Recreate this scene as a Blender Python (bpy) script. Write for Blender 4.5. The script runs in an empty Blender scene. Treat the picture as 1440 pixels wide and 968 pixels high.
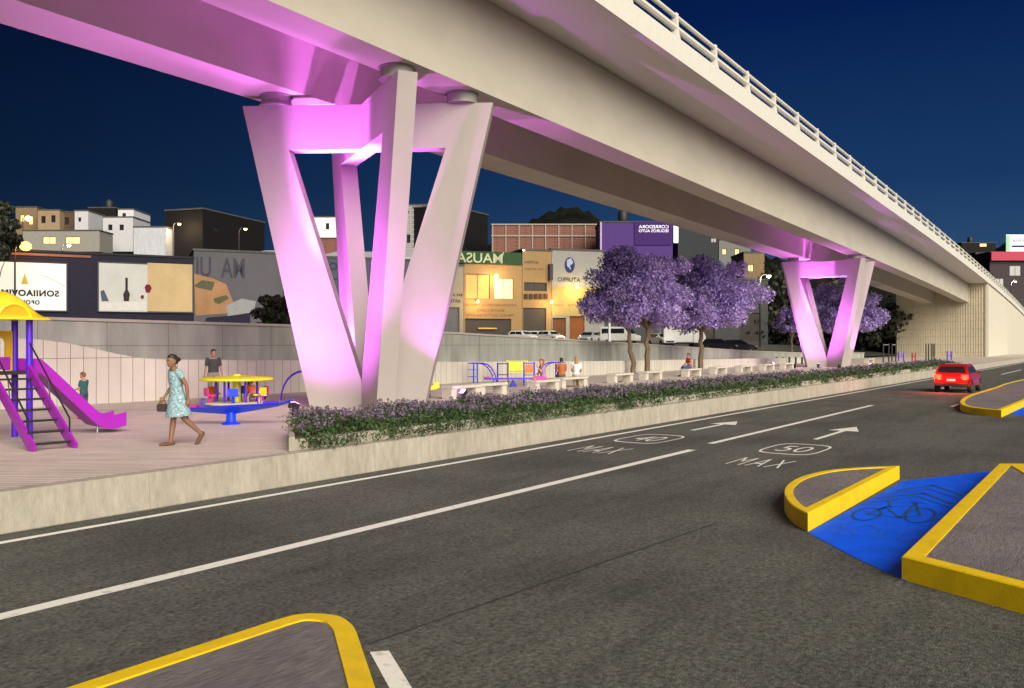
import bpy, bmesh, math, random
import numpy as np
from mathutils import Vector, Matrix
R = math.radians
random.seed(7); rng = np.random.default_rng(7)
S = bpy.context.scene
COL = S.collection

# ------------------------------------------------------------------ camera
FPX = 1224.0; TH = R(35.4); CAMH = 2.5
fx, fy = math.cos(TH), math.sin(TH)          # forward
rx, ry = math.sin(TH), -math.cos(TH)         # right
cam = bpy.data.cameras.new('camera'); camo = bpy.data.objects.new('camera', cam); COL.objects.link(camo)
camo.location = (0, 0, CAMH); camo.rotation_euler = (R(90), 0, TH - R(90))
cam.sensor_width = 36; cam.lens = FPX / 1440 * 36; cam.clip_end = 6000; cam.clip_start = 0.05
S.camera = camo
# ------------------------------------------------------------------ sky, sun, exposure
SUN_AZ = R(62); SUN_EL = R(27)               # direction the light comes FROM is SUN_AZ+180
w = bpy.data.worlds.new('World'); S.world = w; w.use_nodes = True
nt = w.node_tree; bg = nt.nodes['Background']
sky = nt.nodes.new('ShaderNodeTexSky'); sky.sky_type = 'NISHITA'; sky.sun_disc = False
sky.sun_elevation = R(-2.5); sky.sun_rotation = R(100)
sky.air_density = 1.0; sky.dust_density = 0.3; sky.ozone_density = 4.0
geo = nt.nodes.new('ShaderNodeTexCoord'); sx = nt.nodes.new('ShaderNodeSeparateXYZ'); nt.links.new(geo.outputs['Generated'], sx.inputs[0])
dusk = nt.nodes.new('ShaderNodeValToRGB'); cr = dusk.color_ramp
cr.elements[0].color = (.22, .50, 1.0, 1); cr.elements[1].position = 1.0; cr.elements[1].color = (.001, .012, .12, 1)
for pos, c in ((.07, (.15, .40, .92)), (.17, (.050, .215, .68)), (.34, (.008, .070, .42)), (.46, (.002, .025, .25))):
    e = cr.elements.new(pos); e.color = (*c, 1)
nt.links.new(sx.outputs[2], dusk.inputs[0])
side_dot = nt.nodes.new('ShaderNodeVectorMath'); side_dot.operation = 'DOT_PRODUCT'; side_dot.inputs[1].default_value = (math.sin(TH), -math.cos(TH), 0)
nt.links.new(geo.outputs['Generated'], side_dot.inputs[0])
sr = nt.nodes.new('ShaderNodeMapRange'); sr.inputs[1].default_value = -.55; sr.inputs[2].default_value = .25; sr.inputs[3].default_value = .28; sr.inputs[4].default_value = 1.0
nt.links.new(side_dot.outputs['Value'], sr.inputs[0])
mul = nt.nodes.new('ShaderNodeMix'); mul.data_type = 'RGBA'; mul.blend_type = 'MULTIPLY'; mul.inputs[0].default_value = 1
nt.links.new(dusk.outputs[0], mul.inputs[6]); nt.links.new(sr.outputs[0], mul.inputs[7])
add = nt.nodes.new('ShaderNodeMix'); add.data_type = 'RGBA'; add.blend_type = 'ADD'; add.inputs[0].default_value = .03
nt.links.new(mul.outputs[2], add.inputs[6]); nt.links.new(sky.outputs[0], add.inputs[7]); nt.links.new(add.outputs[2], bg.inputs[0])
bg.inputs[1].default_value = 0.15
sl = bpy.data.lights.new('sun', 'SUN'); so = bpy.data.objects.new('sun', sl); COL.objects.link(so)
sl.energy = 5.0; sl.angle = R(50); sl.color = (1.0, 0.92, 0.78)
so.rotation_euler = (R(90) - SUN_EL, 0, SUN_AZ - R(90))
S.view_settings.view_transform = 'Standard'; S.view_settings.look = 'None'
S.view_settings.exposure = 0.33; S.view_settings.gamma = 1.0

# ------------------------------------------------------------------ geometry helpers
def unit(v):
    return Vector(v).normalized()
def C2W(xr, zf, z=0.0):                      # metres right of / ahead of the viewpoint -> world
    return Vector((fx * zf + rx * xr, fy * zf + ry * xr, z))
def G(px, py, z=0.0):                        # point of the level z seen at a place of the photograph
    d = FPX * (CAMH - z) / (py - 484.0)
    return C2W((px - 720.0) / FPX * d, d, z)
def DP(px, py, d):                           # point at depth d
    return C2W((px - 720.0) / FPX * d, d, CAMH + (484.0 - py) * d / FPX)
BA = R(1.9)
def BR(t, L, z=0.0):                         # bridge frame
    return Vector((t * math.cos(BA) - L * math.sin(BA), t * math.sin(BA) + L * math.cos(BA), z))
ORG = {}
class MB:
    def __init__(s): s.v = []; s.f = []; s.e = []
    def add(s, vs, fs):
        o = len(s.v); s.v += [Vector(p) for p in vs]; s.f += [tuple(i + o for i in f) for f in fs]; return s
    def box(s, c, size, ax=None, ay=None, az=None):
        c = Vector(c); ax = Vector(ax) if ax else Vector((1, 0, 0)); ay = Vector(ay) if ay else Vector((0, 1, 0))
        az = Vector(az) if az else Vector((0, 0, 1))
        hx, hy, hz = size[0] / 2, size[1] / 2, size[2] / 2
        vs = [c + ax * (hx * a) + ay * (hy * b) + az * (hz * d) for d in (-1, 1) for a, b in ((-1, -1), (1, -1), (1, 1), (-1, 1))]
        return s.add(vs, [(0, 3, 2, 1), (4, 5, 6, 7), (0, 1, 5, 4), (1, 2, 6, 5), (2, 3, 7, 6), (3, 0, 4, 7)])
    def prism(s, pts, off):                  # planar polygon extruded by a vector
        n = len(pts); off = Vector(off); pts = [Vector(p) for p in pts]
        vs = pts + [p + off for p in pts]
        return s.add(vs, [tuple(range(n - 1, -1, -1)), tuple(range(n, 2 * n))] + [(i, (i + 1) % n, n + (i + 1) % n, n + i) for i in range(n)])
    def poly(s, pts):
        return s.add(pts, [tuple(range(len(pts)))])
    def tube(s, pts, r, n=8, closed=False, cap=True):
        pts = [Vector(p) for p in pts]; rs = r if isinstance(r, (list, tuple)) else [r] * len(pts)
        m = len(pts); base = len(s.v); up = Vector((0, 0, 1)); last = None
        for i, p in enumerate(pts):
            if closed: t = pts[(i + 1) % m] - pts[i - 1]
            else: t = pts[min(i + 1, m - 1)] - pts[max(i - 1, 0)]
            t = t.normalized()
            if last is None:
                a = t.cross(up if abs(t.z) < 0.9 else Vector((1, 0, 0))).normalized()
            else:
                a = (last - t * last.dot(t)).normalized()
            last = a; b = t.cross(a)
            for k in range(n):
                an = 2 * math.pi * k / n
                s.v.append(p + a * (rs[i] * math.cos(an)) + b * (rs[i] * math.sin(an)))
        for i in range(m if closed else m - 1):
            j = (i + 1) % m
            for k in range(n):
                k2 = (k + 1) % n
                s.f.append((base + i * n + k, base + i * n + k2, base + j * n + k2, base + j * n + k))
        if cap and not closed:
            s.f.append(tuple(base + k for k in range(n - 1, -1, -1))); s.f.append(tuple(base + (m - 1) * n + k for k in range(n)))
        return s
    def lathe(s, c, prof, n=24):             # prof: (radius, z) list, vertical axis
        c = Vector(c); base = len(s.v); m = len(prof)
        for r, z in prof:
            for k in range(n):
                a = 2 * math.pi * k / n
                s.v.append(c + Vector((r * math.cos(a), r * math.sin(a), z)))
        for i in range(m - 1):
            for k in range(n):
                k2 = (k + 1) % n
                s.f.append((base + i * n + k, base + i * n + k2, base + (i + 1) * n + k2, base + (i + 1) * n + k))
        s.f.append(tuple(base + k for k in range(n - 1, -1, -1))); s.f.append(tuple(base + (m - 1) * n + k for k in range(n)))
        return s
    def loft(s, rings, cap=True):
        base = len(s.v); n = len(rings[0])
        for rg in rings: s.v += [Vector(p) for p in rg]
        for i in range(len(rings) - 1):
            for k in range(n):
                k2 = (k + 1) % n
                s.f.append((base + i * n + k, base + i * n + k2, base + (i + 1) * n + k2, base + (i + 1) * n + k))
        if cap:
            s.f.append(tuple(base + k for k in range(n - 1, -1, -1))); s.f.append(tuple(base + (len(rings) - 1) * n + k for k in range(n)))
        return s
    def sphere(s, c, r, n=10, m=7, sc=(1, 1, 1)):
        c = Vector(c); rings = []
        for i in range(m + 1):
            ph = -math.pi / 2 + math.pi * (0.02 + 0.96 * i / m)
            rings.append([c + Vector((r * sc[0] * math.cos(ph) * math.cos(2 * math.pi * k / n), r * sc[1] * math.cos(ph) * math.sin(2 * math.pi * k / n), r * sc[2] * math.sin(ph))) for k in range(n)])
        return s.loft(rings)
    def build(s, name, mat, parent=None, origin=None, bevel=0, smooth=False, world=True):
        if parent is not None: o0 = ORG.get(parent.name_full, Vector((0, 0, 0)))
        elif origin is not None: o0 = Vector(origin)
        else:
            xs = [p.x for p in s.v]; ys = [p.y for p in s.v]; zs = [p.z for p in s.v]
            o0 = Vector(((min(xs) + max(xs)) / 2, (min(ys) + max(ys)) / 2, min(zs)))
        me = bpy.data.meshes.new(name); me.from_pydata([tuple(p - o0) for p in s.v], [], s.f)
        bm = bmesh.new(); bm.from_mesh(me); bmesh.ops.recalc_face_normals(bm, faces=bm.faces)
        if bevel:
            es = [e for e in bm.edges if len(e.link_faces) == 2 and e.calc_face_angle() > 0.6]
            bmesh.ops.bevel(bm, geom=es, offset=bevel, segments=2, affect='EDGES', clamp_overlap=True)
        bm.to_mesh(me); bm.free(); me.update()
        if smooth:
            me.polygons.foreach_set('use_smooth', [True] * len(me.polygons))
            try: me.set_sharp_from_angle(angle=R(40))
            except Exception: pass
        if mat: me.materials.append(mat)
        return link_mesh(name, me, parent, o0)
def link_mesh(name, me, parent, o0):
    o = bpy.data.objects.new(name, me); COL.objects.link(o)
    if parent is not None: o.parent = parent
    else: o.location = o0
    ORG[o.name_full] = Vector(o0)
    return o
def tag(o, label=None, cat=None, group=None, kind=None):
    if label: o['label'] = label
    if cat: o['category'] = cat
    if group: o['group'] = group
    if kind: o['kind'] = kind
    return o
def thing(name, label, cat, loc, group=None):
    o = bpy.data.objects.new(name, None); COL.objects.link(o); o.location = loc
    o.empty_display_size = 0.2
    ORG[o.name_full] = Vector(loc)
    return tag(o, label, cat, group)
def copy_tree(o, parent=None):
    c = o.copy(); COL.objects.link(c)
    if parent is not None: c.parent = parent
    for ch in list(o.children): copy_tree(ch, c)
    return c
def structure(o): o['kind'] = 'structure'; return o

# ------------------------------------------------------------------ materials
def mat(name, col, rough=0.7, var=0.12, scale=3.0, bump=0.0, bscale=None, metal=0.0, emit=None, estr=0.0, detail=6, spec=0.5, stretch=None, island=0.0, coat=0.0):
    m = bpy.data.materials.new(name); m.use_nodes = True; t = m.node_tree; b = t.nodes['Principled BSDF']
    b.inputs['Roughness'].default_value = rough; b.inputs['Metallic'].default_value = metal
    b.inputs['Specular IOR Level'].default_value = spec
    if coat: b.inputs['Coat Weight'].default_value = coat
    tc = t.nodes.new('ShaderNodeTexCoord'); mp = t.nodes.new('ShaderNodeMapping')
    if stretch: mp.inputs['Scale'].default_value = stretch
    t.links.new(tc.outputs['Object'], mp.inputs[0])
    n = t.nodes.new('ShaderNodeTexNoise'); n.inputs['Scale'].default_value = scale; n.inputs['Detail'].default_value = detail; n.inputs['Roughness'].default_value = 0.65
    t.links.new(mp.outputs[0], n.inputs['Vector'])
    rp = t.nodes.new('ShaderNodeValToRGB'); rp.color_ramp.elements[0].position = 0.3; rp.color_ramp.elements[1].position = 0.7
    c0 = [max(0, c * (1 - var)) for c in col]; c1 = [min(1, c * (1 + var)) for c in col]
    rp.color_ramp.elements[0].color = (*c0, 1); rp.color_ramp.elements[1].color = (*c1, 1)
    t.links.new(n.outputs['Fac'], rp.inputs[0]); out = rp.outputs[0]
    if island:
        g = t.nodes.new('ShaderNodeNewGeometry'); hv = t.nodes.new('ShaderNodeHueSaturation')
        mr = t.nodes.new('ShaderNodeMapRange'); mr.inputs[3].default_value = 1 - island; mr.inputs[4].default_value = 1 + island
        t.links.new(g.outputs['Random Per Island'], mr.inputs[0]); t.links.new(mr.outputs[0], hv.inputs['Value']); t.links.new(out, hv.inputs['Color']); out = hv.outputs[0]
    t.links.new(out, b.inputs['Base Color'])
    if bump:
        n2 = t.nodes.new('ShaderNodeTexNoise'); n2.inputs['Scale'].default_value = bscale or scale * 6; n2.inputs['Detail'].default_value = 4
        t.links.new(mp.outputs[0], n2.inputs['Vector'])
        bp = t.nodes.new('ShaderNodeBump'); bp.inputs['Strength'].default_value = bump; bp.inputs['Distance'].default_value = 0.02
        t.links.new(n2.outputs['Fac'], bp.inputs['Height']); t.links.new(bp.outputs[0], b.inputs['Normal'])
    if emit:
        b.inputs['Emission Color'].default_value = (*emit, 1); b.inputs['Emission Strength'].default_value = estr
    m['_out'] = 0
    return m
def base_link(m):
    t = m.node_tree; b = t.nodes['Principled BSDF']
    return t, b, b.inputs['Base Color'].links[0].from_socket
def brick_over(m, w_, h_, mortar, col, axes='XY', rot=0.0, offset=0.5, fac=1.0, bias=0.0, tonal=0.0):
    """joint lines of boards / panels / bricks multiplied over a material"""
    t, b, src = base_link(m)
    tc = t.nodes.new('ShaderNodeTexCoord'); mp = t.nodes.new('ShaderNodeMapping'); mp.inputs['Rotation'].default_value = (0, 0, rot)
    if axes == 'XZ':
        sp = t.nodes.new('ShaderNodeSeparateXYZ'); cb = t.nodes.new('ShaderNodeCombineXYZ')
        t.links.new(tc.outputs['Object'], sp.inputs[0])
        ad = t.nodes.new('ShaderNodeMath'); ad.operation = 'ADD'
        t.links.new(sp.outputs[0], ad.inputs[0]); t.links.new(sp.outputs[1], ad.inputs[1])
        t.links.new(ad.outputs[0], cb.inputs[0]); t.links.new(sp.outputs[2], cb.inputs[1]); t.links.new(cb.outputs[0], mp.inputs[0])
    else: t.links.new(tc.outputs['Object'], mp.inputs[0])
    br = t.nodes.new('ShaderNodeTexBrick'); br.offset = offset
    br.inputs['Scale'].default_value = 1.0; br.inputs['Brick Width'].default_value = w_; br.inputs['Row Height'].default_value = h_
    br.inputs['Mortar Size'].default_value = mortar; br.inputs['Mortar Smooth'].default_value = 0.2; br.inputs['Bias'].default_value = bias
    br.inputs['Color1'].default_value = (1, 1, 1, 1); g = 1 - tonal; br.inputs['Color2'].default_value = (g, g, g, 1); br.inputs['Mortar'].default_value = (*col, 1)
    t.links.new(mp.outputs[0], br.inputs[0])
    mx = t.nodes.new('ShaderNodeMix'); mx.data_type = 'RGBA'; mx.blend_type = 'MULTIPLY'; mx.inputs[0].default_value = fac
    t.links.new(src, mx.inputs[6]); t.links.new(br.outputs['Color'], mx.inputs[7]); t.links.new(mx.outputs[2], b.inputs['Base Color'])
    return m
def stains_over(m, scale, lo, hi, amount, stretch=(1, 1, 1)):
    t, b, src = base_link(m)
    tc = t.nodes.new('ShaderNodeTexCoord'); mp = t.nodes.new('ShaderNodeMapping'); mp.inputs['Scale'].default_value = stretch
    n = t.nodes.new('ShaderNodeTexNoise'); n.inputs['Scale'].default_value = scale; n.inputs['Detail'].default_value = 5
    rp = t.nodes.new('ShaderNodeValToRGB'); rp.color_ramp.elements[0].position = lo; rp.color_ramp.elements[1].position = hi
    a = 1 - amount; rp.color_ramp.elements[0].color = (a, a, a, 1); rp.color_ramp.elements[1].color = (1, 1, 1, 1)
    t.links.new(tc.outputs['Object'], mp.inputs[0]); t.links.new(mp.outputs[0], n.inputs['Vector']); t.links.new(n.outputs['Fac'], rp.inputs[0])
    mx = t.nodes.new('ShaderNodeMix'); mx.data_type = 'RGBA'; mx.blend_type = 'MULTIPLY'; mx.inputs[0].default_value = 1
    t.links.new(src, mx.inputs[6]); t.links.new(rp.outputs[0], mx.inputs[7]); t.links.new(mx.outputs[2], b.inputs['Base Color'])
    return m
M = {}
M['asphalt'] = stains_over(mat('asphalt', (0.122, 0.122, 0.109), 0.9, 0.75, 20, 1.0, 60, detail=9, spec=.3), 0.35, 0.35, 0.62, 0.30)
stains_over(M['asphalt'], 6.0, 0.30, 0.60, 0.28)
stains_over(M['asphalt'], .9, .42, .5, .14, (.25, 1.6, 1))
M['ground'] = mat('ground', (0.05, 0.05, 0.045), 0.9, 0.3, 0.3)
M['terrace'] = mat('terrace', (0.06, 0.06, 0.055), 0.9, 0.3, 0.5)
M['hill'] = mat('hill', (0.012, 0.013, 0.012), 0.95, 0.6, 0.05, spec=.02)
M['white_paint'] = stains_over(mat('white_paint', (0.78, 0.77, 0.72), 0.6, 0.06, 20), 9, 0.30, 0.42, 0.35)
M['yellow_paint'] = stains_over(mat('yellow_paint', (0.76, 0.51, 0.006), 0.6, 0.07, 7, 0.15, 40, spec=.2), 3.0, 0.25, 0.5, 0.16)
M['blue_paint'] = stains_over(mat('blue_paint', (0.001, 0.105, 0.95), 0.7, 0.10, 3, 0.2, 60, spec=.12), 2.2, 0.3, 0.6, 0.22)
M['blue_mark'] = mat('blue_mark', (0.004, 0.06, 0.17), 0.7, 0.15, 10)
M['island_top'] = stains_over(mat('island_top', (0.17, 0.15, 0.155), 0.9, 0.40, 14, 0.8, 30, stretch=(0.45, 2.2, 1), detail=8), 1.2, 0.3, 0.65, 0.3)
M['plaza'] = brick_over(mat('plaza', (0.62, 0.54, 0.47), 0.7, 0.12, 1.2, 0.1, 30), 60.0, 0.17, 0.016, (0.26, 0.20, 0.21), rot=R(50), tonal=0.15)
M['bridge'] = stains_over(mat('bridge', (0.485, 0.45, 0.375), 0.75, 0.035, 0.6, 0.05, 25), 0.35, 0.25, 0.6, 0.11, (1, 1, 2.5))
M['bridge_soffit'] = mat('bridge_soffit', (0.66, 0.63, 0.62), 0.8, 0.03, 0.8)
M['pier'] = stains_over(mat('pier', (0.335, 0.30, 0.28), 0.7, 0.03, 1.5, 0.05, 30), 0.7, 0.25, 0.6, 0.06, (1, 1, 0.4))
M['rail'] = mat('rail', (0.62, 0.60, 0.54), 0.6, 0.06, 6)
M['bearing'] = mat('bearing', (0.22, 0.20, 0.19), 0.6, 0.15, 8)
M['abutment'] = brick_over(stains_over(mat('abutment', (0.56, 0.50, 0.38), 0.8, 0.10, 2.0, 0.15, 12), 0.5, 0.3, 0.65, 0.15, (1, 1, 0.3)), 2.4, 1.2, 0.02, (0.6, 0.57, 0.5), axes='XZ', offset=0.0)
M['retaining'] = mat('retaining', (0.56, 0.52, 0.43), 0.8, 0.05, 0.8, 0.05, 20)
M['edge_wall'] = brick_over(stains_over(mat('edge_wall', (0.38, 0.345, 0.285), 0.8, 0.18, 5, 0.4, 25, stretch=(2.0, 2, .6)), 1.2, 0.3, 0.6, 0.18, (1, 1, .3)), 2.4, 2.0, 0.006, (0.72, 0.68, 0.6), axes='XZ', offset=0.0)
M['grey_wall'] = brick_over(stains_over(mat('grey_wall', (0.44, 0.45, 0.40), 0.85, 0.16, 1.6, 0.2, 12, stretch=(1, 1, 0.3)), 0.8, 0.3, 0.65, 0.3, (1, 1, 0.25)), 2.44, 1.22, 0.018, (0.62, 0.6, 0.55), axes='XZ', offset=0.0)
M['light_wall'] = brick_over(stains_over(mat('light_wall', (0.60, 0.56, 0.49), 0.8, 0.06, 1.2, 0.1, 15), 0.5, 0.3, 0.65, 0.10, (1, 1, 0.3)), 0.42, 1.5, 0.011, (0.30, 0.24, 0.20), axes='XZ', offset=0.0, tonal=.10)
M['bench'] = mat('bench', (0.50, 0.46, 0.40), 0.8, 0.10, 5, 0.15, 30)
M['soil'] = mat('soil', (0.06, 0.045, 0.03), 0.95, 0.4, 10)
M['leaf'] = mat('leaf', (0.055, 0.10, 0.03), 0.6, 0.4, 2.0, island=0.55)
M['lavender'] = mat('lavender', (0.20, 0.15, 0.22), 0.7, 0.25, 3.0, island=0.45)
M['jaca'] = mat('jaca', (0.50, 0.385, 0.80), 0.7, 0.40, 0.9, island=0.65)
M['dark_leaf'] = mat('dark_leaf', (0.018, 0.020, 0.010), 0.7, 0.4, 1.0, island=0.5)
M['bark'] = mat('bark', (0.16, 0.115, 0.075), 0.9, 0.35, 6, 0.6, 20, stretch=(1, 1, 0.2))
def thin(m, f=.45):
    t = m.node_tree; b = t.nodes['Principled BSDF']; out = next(n for n in t.nodes if n.type == 'OUTPUT_MATERIAL')
    tr = t.nodes.new('ShaderNodeBsdfTranslucent'); mx = t.nodes.new('ShaderNodeMixShader'); mx.inputs[0].default_value = f
    t.links.new(b.inputs['Base Color'].links[0].from_socket, tr.inputs[0]); t.links.new(b.outputs[0], mx.inputs[1]); t.links.new(tr.outputs[0], mx.inputs[2]); t.links.new(mx.outputs[0], out.inputs[0])
thin(M['jaca']); thin(M['leaf'], .3); thin(M['lavender'], .3)
def plain(name, col, **k): M[name] = mat(name, col, **k); return M[name]
plain('purple_plastic', (0.32, 0.010, 0.40), rough=0.4, var=0.06, coat=0.2)
plain('violet_post', (0.085, 0.012, 0.60), rough=0.4, var=0.05)
plain('navy_post', (0.012, 0.012, 0.30), rough=0.4, var=0.05)
plain('yellow_plastic', (0.85, 0.60, 0.01), rough=0.35, var=0.05, coat=0.2)
plain('amber_plastic', (0.62, 0.34, 0.01), rough=0.4, var=0.06)
plain('blue_plastic', (0.004, 0.045, 0.75), rough=0.35, var=0.05, coat=0.2)
plain('lime_plastic', (0.72, 0.68, 0.02), rough=0.4, var=0.05)
plain('orange_plastic', (0.80, 0.16, 0.01), rough=0.4, var=0.05)
plain('red_plastic', (0.62, 0.02, 0.012), rough=0.4, var=0.05)
plain('magenta_plastic', (0.60, 0.02, 0.26), rough=0.4, var=0.05)
plain('dark_metal', (0.045, 0.035, 0.035), rough=0.45, var=0.2, metal=0.6)
plain('steel', (0.45, 0.45, 0.46), rough=0.35, var=0.1, metal=0.8)
plain('black', (0.015, 0.015, 0.016), rough=0.6, var=0.3)
plain('rubber', (0.018, 0.018, 0.018), rough=0.8, var=0.2)
plain('glass_dark', (0.012, 0.016, 0.02), rough=0.08, var=0.1, spec=0.8)
plain('door_dark', (0.022, 0.017, 0.014), rough=0.7, var=0.3)
plain('car_red', (0.38, 0.007, 0.006), rough=0.25, var=0.03, coat=0.8)
plain('car_white', (0.74, 0.74, 0.72), rough=0.3, var=0.03, coat=0.5)
plain('car_silver', (0.45, 0.47, 0.49), rough=0.3, var=0.03, coat=0.5, metal=0.3)
plain('car_black', (0.02, 0.02, 0.024), rough=0.2, var=0.1, coat=0.8)
plain('tail_light', (0.8, 0.01, 0.01), emit=(1, 0.02, 0.01), estr=5.0)
plain('head_light', (0.8, 0.8, 0.75), rough=0.15)
plain('lamp_warm', (1, 0.8, 0.4), emit=(1.0, 0.55, 0.12), estr=14.0)
plain('lamp_white', (1, 0.95, 0.8), emit=(1.0, 0.92, 0.7), estr=9.0)
plain('lamp_violet', (0.9, 0.5, 1.0), emit=(0.85, 0.25, 1.0), estr=10.0)
plain('window_warm', (0.9, 0.7, 0.3), emit=(1.0, 0.66, 0.22), estr=0.55)

# ------------------------------------------------------------------ setting: ground, road, plaza
g = MB().poly([(-3000, -3000, -0.06), (3000, -3000, -0.06), (3000, 3000, -0.06), (-3000, 3000, -0.06)]); structure(g.build('ground', M['ground'], origin=(0, 0, -0.06)))
structure(MB().poly([(-80, -70, 0), (420, -70, 0), (420, 12.2, 0), (-80, 12.2, 0)]).build('road', M['asphalt'], origin=(0, 0, 0)))
WY = 12.06; PZ = 0.55
def strip(y0, y1, x0, x1, z): return MB().poly([(x0, y0, z), (x1, y0, z), (x1, y1, z), (x0, y1, z)])
def seg(name, px0, py0, px1, py1, wd, matn, z=0.004):
    a = G(px0, py0, z); b = G(px1, py1, z); d = (b - a).normalized(); n = Vector((-d.y, d.x, 0)) * wd / 2
    return structure(MB().poly([a - n, b - n, b + n, a + n]).build(name, M[matn]))
structure(strip(11.50, 11.64, -60, 330, 0.004).build('edge_line', M['white_paint']))
a = G(975, 633); b = G(0, 868)
structure(strip(8.34, 8.54, -30, a.x, 0.004).build('lane_line', M['white_paint']))
a = G(997, 624); b = G(1222, 570)
structure(strip(8.50, 8.68, a.x, b.x, 0.004).build('lane_line', M['white_paint']))
for k in range(4):
    structure(strip(8.55, 8.72, b.x + 14 + k * 30, b.x + 30 + k * 30, 0.004).build('lane_line', M['white_paint']))
seg('tar_seam', 518, 906, 1012, 734, 0.022, 'black', 0.003)
structure(MB().poly([G(520, 917, .004), G(547, 915, .004), G(590, 985, .004), G(560, 990, .004)]).build('stop_line', M['white_paint']))
seg('lane_line', 1338, 572, 1352, 567, 0.14, 'white_paint')
plz = MB(); plz.prism([(-60, WY + 0.3, 0), (190, WY + 0.3, 0), (190, 34, 0), (-60, 34, 0)], (0, 0, PZ))
structure(plz.build('plaza', M['plaza'], origin=(0, 20, 0)))
ew = MB(); ew.prism([(-60, WY, 0), (-60, WY + 0.3, 0), (-60, WY + 0.3, 0.556), (-60, WY + 0.02, 0.556)], (250, 0, 0))
tag(ew.build('plaza_edge_wall', M['edge_wall'], bevel=0.012), 'long low beige concrete wall between the road and the paved plaza', 'wall')

# writing on the road
def text_mesh(txt, size, mirror=False, bold=0.0, spacing=1.0):
    cu = bpy.data.curves.new('txt', 'FONT'); cu.body = txt; cu.size = size; cu.align_x = 'CENTER'; cu.align_y = 'CENTER'; cu.offset = bold; cu.space_character = spacing
    ob = bpy.data.objects.new('txt', cu); COL.objects.link(ob)
    bpy.context.view_layer.update()
    me = bpy.data.meshes.new_from_object(ob.evaluated_get(bpy.context.evaluated_depsgraph_get()))
    COL.objects.unlink(ob); bpy.data.objects.remove(ob)
    vs = [Vector((-v.co.x if mirror else v.co.x, v.co.y, 0)) for v in me.vertices]; fs = [tuple(p.vertices) for p in me.polygons]
    bpy.data.meshes.remove(me)
    return vs, fs
def text_on(mb, txt, c, right, up, width=None, height=None, mirror=False, bold=0.0, thick=0.0, spacing=1.0):
    vs, fs = text_mesh(txt, 1.0, mirror, bold, spacing)
    xs = [v.x for v in vs]; ys = [v.y for v in vs]
    W = max(xs) - min(xs); H = max(ys) - min(ys); cx = (max(xs) + min(xs)) / 2; cy = (max(ys) + min(ys)) / 2
    sx = (width / W) if width else height / H; sy = (height / H) if height else sx
    right = Vector(right); up = Vector(up); c = Vector(c)
    mb.add([c + right * ((v.x - cx) * sx) + up * ((v.y - cy) * sy) for v in vs], fs)
    return mb
RT = Vector((0, -1, 0)); FW = Vector((1, 0, 0))
def marking(lane, pm, pr, pa0, pa1, num):
    c = G(*pm, .005); m = MB(); text_on(m, 'MAX', c, RT, FW, 1.12, 1.25, bold=-0.012, spacing=1.25)
    tag(m.build('speed_lettering', M['white_paint']), f'white capital letters MAX painted on the road in the {lane} lane', 'road marking', 'speed limit lettering on the road')
    c = G(*pr, .005); m = MB(); ring = []
    for i in range(40):
        an = 2 * math.pi * i / 40; q = (abs(math.cos(an)) ** 4 + abs(math.sin(an)) ** 4) ** -0.25
        ring.append((math.cos(an) * q, math.sin(an) * q))
    o = [c + RT * (p[0] * .66) + FW * (p[1] * 1.15) for p in ring]; i_ = [c + RT * (p[0] * .61) + FW * (p[1] * 1.05) for p in ring]
    for k in range(40): m.poly([o[k], o[(k + 1) % 40], i_[(k + 1) % 40], i_[k]])
    text_on(m, num, c, RT, FW, .70, 1.15, bold=-0.008)
    tag(m.build('speed_roundel', M['white_paint']), f'white rounded outline with the number {num} painted on the road in the {lane} lane', 'road marking', 'speed limit roundels on the road')
    a = G(*pa0, .005); b = G(*pa1, .005); yy = (a.y + b.y) / 2; hd = min(3.2, (b.x - a.x) * 0.35)
    m = MB(); m.poly([(a.x, yy - .07, .005), (b.x - hd, yy - .07, .005), (b.x - hd, yy + .07, .005), (a.x, yy + .07, .005)])
    m.poly([(b.x - hd, yy - .42, .005), (b.x, yy, .005), (b.x - hd, yy + .42, .005), (b.x - hd, yy + .07, .005), (b.x - hd, yy - .07, .005)])
    tag(m.build('lane_arrow', M['white_paint']), f'white straight ahead arrow painted on the road in the {lane} lane, beyond the number {num}', 'road marking', 'lane arrows')
marking('left', (845, 632.5), (914, 617), (968, 605), (1042, 593), '40')
marking('right', (1071, 650.5), (1119, 631.5), (1146, 618), (1205, 600.5), '50')

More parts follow.
